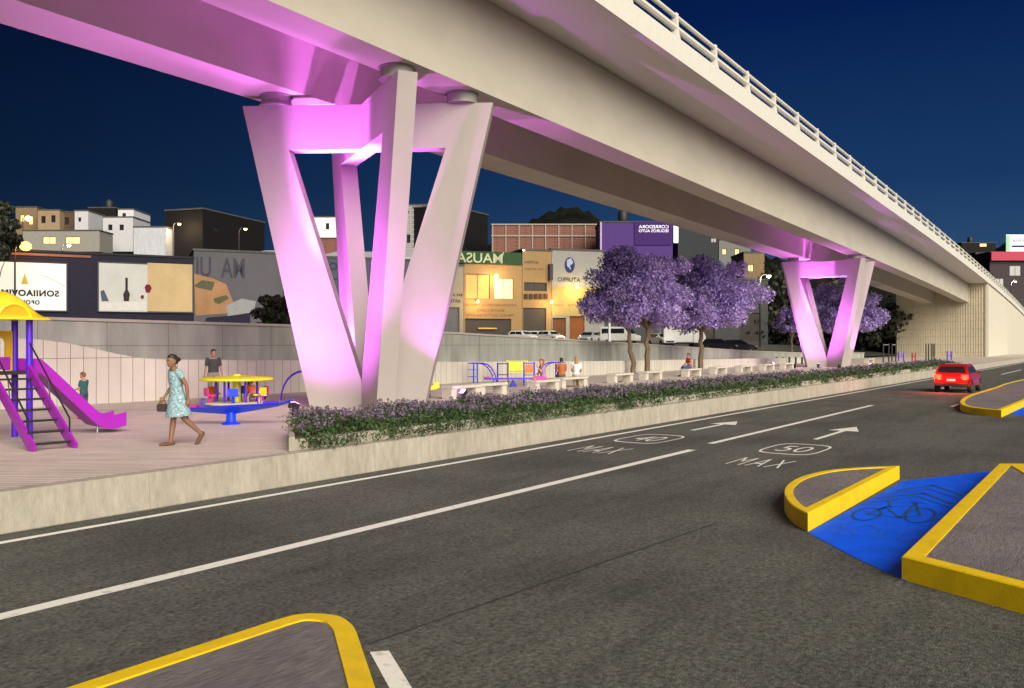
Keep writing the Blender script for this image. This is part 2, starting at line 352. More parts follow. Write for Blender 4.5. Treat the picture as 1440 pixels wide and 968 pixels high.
# traffic islands
def offset_poly(pts, d):
    n = len(pts); out = []
    for i in range(n):
        p, q, r = pts[i - 1], pts[i], pts[(i + 1) % n]
        e1 = (q - p); e1.z = 0; e1.normalize(); e2 = (r - q); e2.z = 0; e2.normalize()
        n1 = Vector((-e1.y, e1.x, 0)); n2 = Vector((-e2.y, e2.x, 0)); b = n1 + n2
        if b.length < 1e-6: b = n1
        b.normalize(); k = d / max(0.35, b.dot(n1)); out.append(q + b * k)
    return out
def ccw(pts):
    A = sum(pts[i].x * pts[(i + 1) % len(pts)].y - pts[(i + 1) % len(pts)].x * pts[i].y for i in range(len(pts)))
    return pts if A > 0 else pts[::-1]
def island(pts, kw, label, h=0.25):
    pts = ccw([Vector((p.x, p.y, 0)) for p in pts]); inn = offset_poly(pts, kw); n = len(pts)
    def gap(q):
        best = 9
        for i in range(n):
            a, b = pts[i], pts[(i + 1) % n]; t = max(0, min(1, (q - a).dot(b - a) / max(1e-9, (b - a).length_squared))); best = min(best, (q - a.lerp(b, t)).length)
        return best
    ok = [gap(q) > kw * .97 for q in inn]
    if any(ok):
        for i in range(n):
            if not ok[i]:
                for k in range(1, n):
                    if ok[(i + k) % n]: j = (i + k) % n; break
                    if ok[(i - k) % n]: j = (i - k) % n; break
                inn[i] = inn[j].copy()
    c = sum(pts, Vector()) / n
    t = thing('traffic_island', label, 'traffic island', (c.x, c.y, 0), 'yellow kerbed traffic islands')
    m = MB(); up = Vector((0, 0, h)); ch = 0.012; mid = offset_poly(pts, ch)
    rings = [pts, [p + up - Vector((0, 0, ch)) for p in pts], [p + up for p in mid], [p + up for p in inn], [p + up * 0.6 for p in inn]]
    for a, b in zip(rings, rings[1:]):
        for i in range(n): m.poly([a[i], a[(i + 1) % n], b[(i + 1) % n], b[i]])
    m.build('kerb', M['yellow_paint'], t)
    MB().poly([p + up * 0.94 for p in inn]).build('paving', M['island_top'], t)
    return t
def curve(pts, n=6):
    out = []
    for i in range(len(pts) - 1):
        p0 = pts[max(i - 1, 0)]; p1 = pts[i]; p2 = pts[i + 1]; p3 = pts[min(i + 2, len(pts) - 1)]
        for k in range(n):
            t = k / n
            out.append(0.5 * ((2 * p1) + (p2 - p0) * t + (2 * p0 - 5 * p1 + 4 * p2 - p3) * t * t + (3 * p1 - p0 - 3 * p2 + p3) * t ** 3))
    return out + [pts[-1]]
kz = 0.25
arc = curve([G(x, y, kz) for x, y in ((1265, 655), (1205, 657.5), (1160, 662), (1125, 671), (1107, 682), (1103, 694), (1113, 709), (1136, 722))])
island(arc, 0.13, 'small half round yellow kerbed island left of the blue cycle path')
island([G(1405, 652, kz), G(1268, 782, kz), G(1440, 826, kz), G(1900, 944, kz), G(2700, 652, kz)], 0.2, 'large straight sided yellow kerbed island right of the blue cycle path')
far = curve([G(x, y, kz) for x, y in ((1540, 513), (1440, 533), (1395, 546), (1362, 556), (1350, 565), (1362, 572), (1408, 577))]) + [G(1560, 514, kz)]
island(far, 0.16, 'far yellow kerbed island behind the second blue patch, near the red car')
near = [G(20, 990, kz)] + curve([G(x, y, kz) for x, y in ((385, 872), (415, 864), (445, 862), (478, 866), (496, 878), (503, 892))]) + [G(560, 1060, kz), G(100, 1400, kz)]
island(near, 0.17, 'yellow kerbed island with a rounded corner at the bottom of the view')
tip = curve([G(x, y, kz) for x, y in ((1560, 511), (1440, 528), (1428, 531), (1426, 534.5), (1440, 537))]) + [G(1570, 513, kz)]
# cycle path patches
cp = MB().poly([G(1136, 749, .006), G(1200, 783, .006), G(1275, 818, .006), G(1420, 662, .006), G(1390, 663, .006), G(1266, 677, .006), G(1264, 680, .006)])
structure(cp.build('cycle_path', M['blue_paint']))
cp = MB().poly([G(1405, 579, .006), G(1440, 585.5, .006), G(1560, 560, .006), G(1700, 515, .006), G(1560, 519, .006)])
structure(cp.build('cycle_path', M['blue_paint']))
def gl(m, pts, wd=0.035, z=0.011, closed=False):
    P_ = [G(x, y, z) for x, y in pts]
    if closed: P_.append(P_[0])
    for a, b in zip(P_, P_[1:]):
        d = (b - a); d.normalize(); n = Vector((-d.y, d.x, 0)) * wd / 2; e = d * wd * 0.3
        m.poly([a - n - e, b - n + e, b + n + e, a + n - e])
bk = MB()
def bwheel(cx, cy, ax, ay): gl(bk, [(cx + ax * math.cos(k * math.pi / 9), cy + ay * math.sin(k * math.pi / 9) - 2 * math.cos(k * math.pi / 9)) for k in range(18)], 0.035, closed=True)
bwheel(1219, 723, 20, 8.5); bwheel(1294, 725, 21, 10)
for pl in ([(1219, 723), (1246, 713), (1285, 711)], [(1246, 713), (1265, 728), (1292, 725)], [(1265, 728), (1288, 708)], [(1294, 725), (1288, 708), (1282, 706), (1305, 709)], [(1252, 713), (1250, 705)], [(1246, 705), (1262, 703)], [(1219, 723), (1265, 728)], [(1246, 713), (1238, 716)]):
    gl(bk, pl)
tag(bk.build('bicycle_symbol', M['blue_mark']), 'dark bicycle outline painted on the blue cycle path', 'road marking')
cv = MB()
for (a_, b_, c_, k) in (((1262, 690), (1312, 682.5), (1352, 696), 0), ((1232, 701), (1298, 693.5), (1338, 708), 0)):
    gl(cv, [a_, b_, c_], 0.065); gl(cv, [(a_[0] - 12, a_[1] + 5), (b_[0] - 6, b_[1] + 5), (c_[0] - 4, c_[1] + 5)], 0.035)
tag(cv.build('chevron_mark', M['blue_mark']), 'two dark chevron lines painted across the blue cycle path', 'road marking')
lt = MB(); tl = G(1235, 747, .011)
text_on(lt, 'SOLO', tl, RT, FW, 1.05, 0.85, bold=-0.015, spacing=1.2)
M['blue_faint'] = mat('blue_faint', (0.003, 0.085, 0.62), 0.7, 0.15, 10)
tag(lt.build('cycle_lettering', M['blue_faint']), 'worn letters on the near end of the blue cycle path', 'road marking')

# ------------------------------------------------------------------ overpass
def drop(t): return 0.006 * (t - 20) + (9e-5 * (t - 76) ** 2 if t > 76 else 0)
def bz(t): return CAMH + 7.65 - drop(t)
TS = [-45, -20, 0, 20, 40, 60, 76] + list(range(82, 412, 6))
bro = thing('overpass', 'long pale concrete road overpass crossing above the plaza', 'overpass', tuple(BR(20, 18, 0)))
def sweep(sec, ts):                          # sec: list of (L, dz)
    return [[BR(t, L, bz(t) + dz) for L, dz in sec] for t in ts]
TB = 150.0
tg = [t for t in TS if t < TB] + [TB]
MB().loft(sweep([(12.57, 2.90), (24.9, 2.90), (24.9, 3.25), (12.57, 3.25)], TS)).build('deck', M['bridge_soffit'], bro)
for (l0, l1) in ((15.3, 16.57), (20.06, 21.8)):
    MB().loft(sweep([(l0, 0), (l1, 0), (l1, 2.80), (l1 - .06, 2.80), (l1 - .06, 2.95), (l0 + .06, 2.95), (l0 + .06, 2.80), (l0, 2.80)], tg)).build('girder', M['bridge'], bro)
MB().loft(sweep([(12.50, 2.82), (12.57, 2.82), (12.57, 3.30), (12.50, 3.30)], TS)).build('fascia', M['rail'], bro)
ra = MB(); 
for (L0, L1, z0, z1) in ((12.50, 12.86, 3.30, 3.66),):
    ra.loft(sweep([(L0, z0), (L1, z0), (L1, z1 - .05), (L1 - .05, z1), (L0 + .05, z1), (L0, z1 - .05)], TS))
railing = ra.build('railing', M['rail'], bro)
def octo(L, z, r): return [(L + r * math.cos(k * math.pi / 4 + .39), z + r * math.sin(k * math.pi / 4 + .39)) for k in range(8)]
MB().loft(sweep(octo(12.66, 4.02, 0.125), TS)).build('rail', M['rail'], railing)
MB().loft(sweep(octo(12.66, 4.46, 0.09), TS)).build('rail', M['rail'], railing)
post_me = None
for k in range(57):
    t = 14 + 4 * k; c = BR(t, 12.67, bz(t)); ax = Vector((math.cos(BA), math.sin(BA), 0)); ay = Vector((-math.sin(BA), math.cos(BA), 0))
    m = MB(); rg = []
    for (dz, wx, wy) in ((3.64, .40, .30), (3.82, .28, .24), (4.05, .21, .22), (4.48, .19, .20), (4.56, .19, .20)):
        rg.append([c + ax * (a_ * wx / 2) + ay * (b_ * wy / 2) + Vector((0, 0, dz)) for a_, b_ in ((-1, -1), (1, -1), (1, 1), (-1, 1))])
    m.loft(rg); m.build('post', M['rail'], railing)
# abutment and approach ramp
abt = thing('abutment', 'ribbed beige concrete abutment under the far end of the overpass', 'abutment', tuple(BR(TB, 18, 0)))
m = MB(); zt_ = bz(TB) + 2.9
m.prism([BR(TB, 12.9), BR(TB + 1.2, 12.9), BR(TB + 1.2, 25.6), BR(TB, 25.6)], (0, 0, zt_)); m.build('front_wall', M['abutment'], abt)
m = MB()
for k in range(36):
    l = 13.05 + k * 0.35
    m.prism([BR(TB - .10, l), BR(TB - .002, l), BR(TB - .002, l + .14), BR(TB - .10, l + .14)], (0, 0, zt_ - 0.02))
m.build('rib', M['abutment'], abt)['kind'] = 'stuff'
m = MB(); ts2 = [TB + .01] + [t for t in TS if t > TB + 1]
m.loft([[BR(t, 12.72, 0), BR(t, 12.9, 0), BR(t, 12.9, bz(t) + 2.9), BR(t, 12.72, bz(t) + 2.9)] for t in ts2]); m.build('side_wall', M['retaining'], abt)
m = MB(); m.prism([BR(TB - .2, 12.6), BR(TB, 12.6), BR(TB, 13.0), BR(TB - .2, 13.0)], (0, 0, zt_)); m.build('corner_pilaster', M['retaining'], abt)

def pier(t0, zt, label, n):
    c = BR(t0, 18.46, PZ); H = zt - PZ
    root = thing('bridge_pier', label, 'bridge pier', tuple(c), 'crossed V shaped bridge piers')
    for i, ang in enumerate((122.4, 60.4)):
        d = Vector((math.cos(R(ang)), math.sin(R(ang)), 0)); nrm = Vector((-d.y, d.x, 0)) * 0.55; e = 0.003 * i
        P2 = lambda s, z: c + d * s - nrm / 2 + Vector((0, 0, z))
        zi = H * 0.854; so_ = 3.85 - 2.10 * (H - zi) / H
        MB().prism([P2(-3.85, H + e), P2(3.85, H + e), P2(so_, zi + e), P2(-so_, zi + e)], nrm).build('crossbeam', M['pier'], root)
        for sg in (1, -1):
            MB().prism([P2(sg * 2.42, zi + e), P2(sg * so_, zi + e), P2(sg * 1.75, -0.02), P2(0, -0.02), P2(0, 0.30)], nrm).build('leg', M['pier'], root)
        for sg in (1, -1):
            b_ = c + d * (sg * 2.88); MB().lathe((b_.x, b_.y, PZ + H + e), [(.52, 0.004), (.52, .05), (.46, .06), (.46, bz(t0) - zt - .03), (.52, bz(t0) - zt - .025), (.52, bz(t0) - zt - .004)], 28).build('bearing', M['bearing'], root, smooth=True)
    return c, H
def floodlight(c, d, aim, label, energy, spot=70, blend=0.35):
    p = Vector(c) + d
    t = thing('floodlight', label, 'floodlight', tuple(p), 'violet floodlights at the pier feet')
    ax = (Vector(aim) - p).normalized(); sd = ax.cross(Vector((0, 0, 1))).normalized(); up = sd.cross(ax)
    h = p + Vector((0, 0, .22))
    MB().box(h, (.22, .26, .16), sd, up, ax).build('housing', M['black'], t, bevel=.01)
    MB().box(h + ax * .085, (.18, .20, .012), sd, up, ax).build('lens', M['lamp_violet'], t)
    MB().box(p + Vector((0, 0, .05)), (.08, .2, .1)).build('bracket', M['dark_metal'], t)
    l = bpy.data.lights.new('violet_lamp', 'SPOT'); l.energy = energy; l.color = (0.79, 0.15, 0.97); l.spot_size = R(spot); l.spot_blend = blend; l.shadow_soft_size = 0.10
    lo = bpy.data.objects.new('violet_lamp', l); COL.objects.link(lo); lo.parent = t
    lo.location = h + ax * .12 - p; lo.rotation_euler = ax.to_track_quat('-Z', 'Y').to_euler()
c1, H1 = pier(19.9, CAMH + 7.30, 'large V shaped bridge pier in front, washed in violet light', 1)
c2, H2 = pier(76.5, bz(76.5) - .33, 'distant V shaped bridge pier beside the far purple tree, washed in violet light', 2)
for c, H, E, nm in ((c1, H1, 1.0, 'front'), (c2, H2, 1.0, 'distant')):
    for (ang, rad, which, en, spot, az_, ar) in ((170, 5.8, 'left', 5200, 66, .40, .0), (205, 5.2, 'near', 3600, 62, .80, .0), (284, 3.4, 'road', 1700, 50, .42, .35), (1.4, 4.8, 'right', 4500, 54, .72, .0), (95, 4.6, 'far', 4500, 80, .6, .1)):
        d = Vector((math.cos(R(ang)), math.sin(R(ang)), 0))
        floodlight(c, d * rad, c + d * (rad * ar) + Vector((0, 0, H * az_)), f'small black violet floodlight on the ground on the {which} side of the {nm} bridge pier', en * E, spot, .9)
    ds = BR(1, 0) - BR(0, 0); dl = BR(0, 1) - BR(0, 0)
    floodlight(c, ds * -5.0 + dl * 2.4, c - ds * 7.0 - dl * .4 + Vector((0, 0, 12.5)), f'black violet floodlight aimed at the deck underside before the {nm} bridge pier', 2900, 80, .9)
    for (ang, which, en, r_, tgt, spot) in ((181.4, 'left', 26000, 3.0, (122.4, .9, .90), 25), (91.4, 'far', 8000, 1.25, (91.4, .55, 1.0), 34)):
        d = Vector((math.cos(R(ang)), math.sin(R(ang)), 0)); e = Vector((math.cos(R(tgt[0])), math.sin(R(tgt[0])), 0))
        floodlight(c, d * r_, c + e * tgt[1] + Vector((0, 0, H * tgt[2])), f'black violet floodlight aimed up close to the {which} foot of the {nm} bridge pier', en * E, spot, .6)

# ------------------------------------------------------------------ walls behind the plaza
def wall_line(L, prof, thick, zbot):
    outp = []
    for px, py in prof:
        r_ = (px - 720) / FPX; d = L / (math.sin(TH) - r_ * math.cos(TH))
        p = C2W(r_ * d, d, 0); outp.append((p, CAMH + (484 - py) * d / FPX))
    rings = []
    for p, z in outp:
        rings.append([Vector((p.x, L, zbot)), Vector((p.x, L + thick, zbot)), Vector((p.x, L + thick, z)), Vector((p.x, L, z))])
    return MB().loft(rings), outp
m, lw = wall_line(27.2, [(-260, 474), (-80, 475), (30, 476.5), (60, 478), (90, 482), (130, 490), (165, 498), (200, 504), (240, 506), (300, 506.5), (420, 507.2), (640, 509), (850, 508), (1050, 504.5), (1150, 502.5)], 0.35, PZ)
tag(m.build('plaza_wall', M['light_wall'], origin=(0, 27.2, PZ)), 'pale panelled concrete wall behind the plaza with a curved falling top', 'wall')
m, gw = wall_line(30.0, [(-260, 445), (0, 449), (60, 450), (240, 455), (420, 460), (640, 470), (850, 482), (1050, 494.5), (1150, 498), (1215, 497)], 0.4, 0)
grw = thing('street_wall', 'long grey stained concrete wall holding up the street behind the plaza', 'wall', (0, 30, 0))
m.build('wall_face', M['grey_wall'], grw)
m = MB()
m.loft([[Vector((p.x, 29.9, z)), Vector((p.x, 30.5, z)), Vector((p.x, 30.5, z + .1)), Vector((p.x, 29.9, z + .1))] for p, z in gw]); m.build('coping', M['bench'], grw)
# upper street
m = MB(); rows = []
for p, z in gw:
    zf_ = z - .45
    rows.append([Vector((p.x, 30.35, zf_)), Vector((p.x + 2, 44, max(zf_, 2.75) if z > 1.9 else 2.3)), Vector((p.x + 10, 60, 2.75)), Vector((p.x + 60, 420, 2.75))])
rows = [[Vector((-700, r.y, r.z)) for r in rows[0]]] + rows + [[Vector((rows[-1][k].x + (60 if k == 0 else 500), rows[-1][k].y, rows[-1][k].z)) for k in range(4)]]
for a_, b_ in zip(rows, rows[1:]):
    for k in range(3): m.poly([a_[k], b_[k], b_[k + 1], a_[k + 1]])
from mathutils.bvhtree import BVHTree
TERR = BVHTree.FromPolygons([tuple(v) for v in m.v], m.f)
def street_z(x, y):
    h = TERR.ray_cast(Vector((x, y, 50)), Vector((0, 0, -1))); return h[0].z if h[0] else 2.0
structure(m.build('upper_street', M['terrace'], origin=(0, 60, 0)))
# hillside
def hill_h(px, d):
    h = 2.2 + max(0, d - 168) * 0.14
    b = 26 * math.exp(-((px - 780) / 90) ** 2) + 9 * math.exp(-((px - 640) / 50) ** 2) + 10 * math.exp(-((px - 900) / 120) ** 2)
    b += 14 * math.exp(-((px - 120) / 140) ** 2) + 8 * math.exp(-((px - 1100) / 160) ** 2) + 16 * math.exp(-((px - 1430) / 70) ** 2)
    return h + b * min(1, max(0, (d - 230) / 120)) + 1.2 * math.sin(px * .05 + d * .03) + min(1, max(0, d - 200) / 100) * (.9 * math.sin(px * .31 + d) + .7 * math.sin(px * .83 + 2 * d))
m = MB(); pxs = list(range(-500, 1901, 8)); ds = [160, 175, 190, 210, 240, 280, 320, 360, 420, 600]
for i, px in enumerate(pxs):
    for d in ds:
        q = C2W((px - 720) / FPX * d, d); k = min(1, max(0, (q.y - 29) / 7))
        q.z = -1.0 + k * (1.0 + hill_h(px, min(d, 360)) - (d > 360) * (d - 360) * .12); m.v.append(q)
n = len(ds)
for i in range(len(pxs) - 1):
    for k in range(n - 1): m.f.append((i * n + k, (i + 1) * n + k, (i + 1) * n + k + 1, i * n + k + 1))
structure(m.build('hill', M['hill'], origin=(100, 150, 0), smooth=True))
#PART2
# ------------------------------------------------------------------ planter along the plaza edge
pl0 = 10.55; pl1 = 86.0
pt = thing('planter', 'long low concrete planter full of lavender along the plaza edge', 'planter', ((pl0 + pl1) / 2, 13.4, PZ))
m = MB()
m.prism([(pl0 + .05, 12.36, PZ), (pl0 + .05, 12.50, PZ), (pl0 + .05, 12.50, .76), (pl0 + .05, 12.36, .76)], (pl1 - pl0 - .05, 0, 0)); m.build('front_kerb', M['edge_wall'], pt, bevel=.012)
m = MB(); m.prism([(pl0 + 1.8, 14.30, PZ), (pl0 + 1.8, 14.46, PZ), (pl0 + 1.8, 14.46, .98), (pl0 + 1.8, 14.30, .98)], (pl1 - pl0 - 1.8, 0, 0)); m.build('back_kerb', M['bench'], pt, bevel=.012)
px_a = pl0; px_b = pl0 + 1.65               # the near end is cut on a slant
MB().prism([(px_a - .10, 12.36, PZ), (px_a + .04, 12.36, PZ), (px_b + .14, 14.46, PZ), (px_b, 14.46, PZ)], (0, 0, .27)).build('end_wall', M['edge_wall'], pt, bevel=.012)
MB().prism([(pl1, 12.36, PZ), (pl1 + .14, 12.36, PZ), (pl1 + .14, 14.46, PZ), (pl1, 14.46, PZ)], (0, 0, .3)).build('end_wall', M['edge_wall'], pt, bevel=.012)
MB().poly([(pl0 + .16, 12.5, .72), (pl1, 12.5, .72), (pl1, 14.3, .82), (pl0 + 1.75, 14.3, .82)]).build('soil', M['soil'], pt)


def quads(name, cen, nrm, sx, sy, mt, parent=None, o0=None):
    """many small leaf faces"""
    cen = np.asarray(cen, float); n = len(cen); nrm = np.asarray(nrm, float); nrm /= np.linalg.norm(nrm, axis=1)[:, None] + 1e-9
    a = np.cross(nrm, rng.normal(size=(n, 3))); a /= np.linalg.norm(a, axis=1)[:, None] + 1e-9; b = np.cross(nrm, a)
    sx = np.broadcast_to(np.asarray(sx, float), (n,))[:, None]; sy = np.broadcast_to(np.asarray(sy, float), (n,))[:, None]
    v = np.stack([cen - a * sx - b * sy * .2, cen + b * sy * -.75, cen + a * sx - b * sy * .1, cen + b * sy], 1).reshape(-1, 3)
    o0 = np.array(o0 if o0 is not None else cen.mean(0)); v = v - o0
    me = bpy.data.meshes.new(name); me.vertices.add(4 * n); me.vertices.foreach_set('co', v.ravel())
    me.loops.add(4 * n); me.loops.foreach_set('vertex_index', np.arange(4 * n, dtype=np.int32))
    me.polygons.add(n); me.polygons.foreach_set('loop_start', np.arange(0, 4 * n, 4, dtype=np.int32)); me.update(calc_edges=True); me.validate()
    me.materials.append(mt)
    return link_mesh(name, me, parent, Vector(o0))
# lavender and leaves: nobody could count them
cs, ns, fs_, fn = [], [], [], []
x = pl0 + .15
while x < pl1:
    dens = 1.0 if x < 40 else 0.45
    for _ in range(int(11 * dens) + 1):
        bx = x + random.random() * .35; by = 12.45 + random.random() * 1.8
        if bx < pl0 + .15 + (by - 12.4) * .84: continue
        hgt = (.14 + .11 * random.random()) * (0.7 + 0.3 * math.sin(bx * 2.1 + by)) * (0.8 if by < 12.7 else 1.0); z0 = .76 + (by - 12.5) * .09
        k = 34 if x < 25 else 18
        q = rng.normal(size=(k, 3)) * [.13, .13, .0]; q[:, 2] = rng.random(k) * hgt
        q += [bx, by - .05, z0]
        if by < 12.8: q[:, 1] -= rng.random(k) * .34; q[:, 2] -= rng.random(k) * .20
        cs.append(q); ns.append(rng.normal(size=(k, 3)) + [0, -.3, .5])
        kf = 16 if x < 25 else 9
        for _s in range(2 if by > 13.0 else (1 if by > 12.75 else 0)):
            sx_, sy_ = random.gauss(0, .12), random.gauss(0, .12); top = hgt + .04 + .09 * random.random()
            q = np.stack([bx + sx_ + rng.normal(size=kf // 2) * .014, by + sy_ + rng.normal(size=kf // 2) * .014, z0 + top - rng.random(kf // 2) * .12], 1)
            fs_.append(q); fn.append(rng.normal(size=(kf // 2, 3)))
    x += .16 if x < 25 else (.24 if x < 45 else .4)
cs = np.concatenate(cs); ns = np.concatenate(ns); fs_ = np.concatenate(fs_); fn = np.concatenate(fn)
far_ = 1 + np.clip((cs[:, 0] - 20) / 40, 0, 1) * .9
tag(quads('planter_foliage', cs, ns, .018 * far_, .055 * far_, M['leaf']), 'dense low green foliage filling the long planter', 'plants', kind='stuff')
far_ = 1 + np.clip((fs_[:, 0] - 20) / 40, 0, 1) * .9
tag(quads('lavender_flowers', fs_, fn, .020 * far_, .032 * far_, M['lavender']), 'pale purple lavender flower spikes standing above the planter foliage', 'flowers', kind='stuff')

# ------------------------------------------------------------------ concrete bench blocks
def bench(px, py, ln, label, wdt=.55):
    p = G(px, py, PZ)
    t = thing('concrete_bench', label, 'bench', tuple(p), 'concrete block benches on the plaza')
    MB().box(p + Vector((0, 0, .42)), (ln, wdt, .10)).build('seat', M['bench'], t, bevel=.012)
    for sg in (-1, 1): MB().box(p + Vector((sg * (ln / 2 - .16), 0, .185)), (.30, wdt - .1, .37)).build('leg', M['bench'], t, bevel=.008)
    return p
bench(649, 560, 1.7, 'concrete bench just right of the front pier, leftmost of the row')
bench(688, 556, 1.7, 'concrete bench below the yellow and blue play frames, second from the front pier')
bench_w = bench(764, 550, 1.8, 'concrete bench on which the woman in pink sits')
bench_c = bench(803, 545, 2.2, 'concrete bench on which the two people with orange and white clothes sit')
bench(872, 538, 2.0, 'concrete bench between the seated pair and the left tree trunks')
bench(915, 534, 2.0, 'concrete bench in front of the two left tree trunks')
bench_s = bench(972, 529.5, 2.0, 'concrete bench on which the person in a striped top sits')
bench(1010, 526, 2.0, 'concrete bench just right of the person in the striped top')
bench(1046, 523.5, 2.2, 'concrete bench midway between the right tree trunk and the distant pier')
bench(1078, 521, 2.2, 'concrete bench left of the last one before the distant pier')
bench(1106, 519, 2.2, 'concrete bench nearest the left leg of the distant pier')
bench(1222, 511, 2.4, 'low concrete bench right of the distant pier')

# ------------------------------------------------------------------ trees
def limb(m, a, b, r0, r1, n=6, wob=.06):
    a = Vector(a); b = Vector(b); L = (b - a).length; pts = []; rs = []
    for i in range(n + 1):
        t = i / n; p = a.lerp(b, t)
        if 0 < i < n: p += Vector((random.gauss(0, wob), random.gauss(0, wob), random.gauss(0, wob * .5))) * L * .3
        pts.append(p); rs.append(r0 + (r1 - r0) * t)
    m.tube(pts, rs, 7); return pts
def tree(name, label, base, stems, crown, nblob, nleaf, leafsize, mt, group=None, rot=0.0):
    """crown: (centre offset xr, zf, z), (rx, ry, rz)"""
    base = Vector(base); root = thing(name, label, 'tree', tuple(base), group)
    cc = base + C2W(crown[0][0], crown[0][1], 0) + Vector((0, 0, crown[0][2])); rad = crown[1]
    axr = Vector((rx, ry, 0)); axf = Vector((fx, fy, 0))
    tr = MB(); br_ = MB(); tips = []
    for (ox, oz, hx, hz, r) in stems:
        b0 = base + axr * ox + axf * oz; b1 = base + axr * hx + Vector((0, 0, hz))
        limb(tr, b0 - Vector((0, 0, .1)), b1, r * 1.15, r * .75, 7, .05); tips.append((b1, r * .7))
    blobs = []
    for i in range(nblob):
        for _ in range(60):
            v = Vector((random.uniform(-1, 1), random.uniform(-1, 1), random.uniform(-1, 1)))
            if .30 < v.length < 1 and v.z > -.75: break
        v *= (.95 - .28 * random.random() * (1 if v.z > 0 else .6))
        bl = cc + axr * (v.x * rad[0]) + axf * (v.y * rad[1]) + Vector((0, 0, v.z * rad[2]))
        if v.z < -.35: bl.z += .2 * rad[2]
        blobs.append((bl, random.uniform(.45, 1.0)))
    for i, (bl, s) in enumerate(blobs):
        st, r = tips[i % len(tips)] if len(tips) == 1 else min(tips, key=lambda q: (q[0] - bl).length + random.random() * 2)
        if i % 2 == 0:
            mid = st.lerp(bl, .45) + Vector((0, 0, .5)); limb(br_, st, mid, r * .55, r * .28, 4, .05); limb(br_, mid, bl, r * .28, .02, 4, .06)
    tr.build('trunk', M['bark'], root, smooth=True)
    br_.build('branches', M['bark'], root, smooth=True)['kind'] = 'stuff'
    per = nleaf // nblob; C_, N_ = [], []
    bs = (rad[0] + rad[2]) / 2 * .19
    for bl, s in blobs:
        k = int(per * (.5 + s)); q = rng.normal(size=(k, 3)); q /= np.linalg.norm(q, axis=1)[:, None]
        q *= (rng.random((k, 1)) ** .45) * bs * (.6 + .7 * s) * np.array([1.1, 1.1, .85])
        q[:, 2] -= np.maximum(0, rng.normal(size=k)) * .08 * bs
        C_.append(q + np.array(bl)); N_.append(q + rng.normal(size=(k, 3)) * bs * .8)
    C_ = np.concatenate(C_); N_ = np.concatenate(N_)
    quads('crown', C_, N_, leafsize * rng.uniform(.5, 1.0, len(C_)), leafsize * rng.uniform(.8, 1.6, len(C_)), mt, root, tuple(base))
    return root
jg = 'purple flowering trees on the plaza'
b = C2W((901 - 720) / FPX * 57, 57, PZ)
tree('jacaranda_tree', 'purple flowering tree with two trunks, left of the two big ones on the plaza', b, ((-.45, 0, -.75, 2.7, .17), (.45, .3, .45, 2.9, .18)), ((-.45, 0, 5.15), (3.85, 3.5, 3.75)), 100, 32000, .082, M['jaca'], jg)
b = C2W((984 - 720) / FPX * 66, 66, PZ)
tree('jacaranda_tree', 'purple flowering tree with one trunk, right of the two big ones on the plaza', b, ((0, 0, .1, 2.9, .2),), ((.4, 0, 5.1), (4.6, 3.7, 3.7)), 100, 30000, .092, M['jaca'], jg)
b = C2W((1195 - 720) / FPX * 104, 104, PZ)
tree('jacaranda_tree', 'purple flowering tree seen through and right of the distant violet pier', b, ((0, 0, .1, 3.2, .22),), ((-1, 0, 5.7), (6.0, 3.6, 4.2)), 70, 15000, .16, M['jaca'], jg)
b = C2W((1112 - 720) / FPX * 96, 96, PZ)
tree('jacaranda_tree', 'small purple flowering tree just left of the distant violet pier', b, ((0, 0, .1, 2.6, .16),), ((.2, 0, 4.2), (2.2, 2.0, 2.1)), 22, 5000, .14, M['jaca'], jg)
dg = 'dark leafy trees behind the street wall'
b = C2W((388 - 720) / FPX * 44, 44, 1.6)
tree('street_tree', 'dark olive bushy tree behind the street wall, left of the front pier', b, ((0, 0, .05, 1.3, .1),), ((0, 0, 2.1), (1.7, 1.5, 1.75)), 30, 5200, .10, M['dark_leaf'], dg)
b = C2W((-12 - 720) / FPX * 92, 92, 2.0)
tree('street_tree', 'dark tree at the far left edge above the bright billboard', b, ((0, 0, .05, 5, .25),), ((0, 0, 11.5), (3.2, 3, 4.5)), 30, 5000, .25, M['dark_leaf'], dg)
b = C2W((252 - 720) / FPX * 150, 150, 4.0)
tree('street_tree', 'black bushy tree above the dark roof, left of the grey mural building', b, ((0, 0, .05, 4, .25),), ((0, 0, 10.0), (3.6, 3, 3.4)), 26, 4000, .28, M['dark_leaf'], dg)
# dark wood far behind the plaza on the right
C_, N_ = [], []
for px in range(1040, 1262, 5):
    for _ in range(7):
        d = random.uniform(138, 158); pxx = px + random.uniform(-4, 4); hh = random.uniform(.1, 1) * (15 if px < 1190 else 10) * (.75 + .25 * math.sin(px * .07))
        c = np.array(C2W((pxx - 720) / FPX * d, d, 1.5 + hh)); q = rng.normal(size=(55, 3)) * [1.0, 1.0, .8]
        C_.append(q + c); N_.append(q)
tag(quads('dark_wood', np.concatenate(C_), np.concatenate(N_), .30, .5, M['dark_leaf']), 'dark mass of trees far behind the plaza between the purple trees and the abutment', 'trees', kind='stuff')

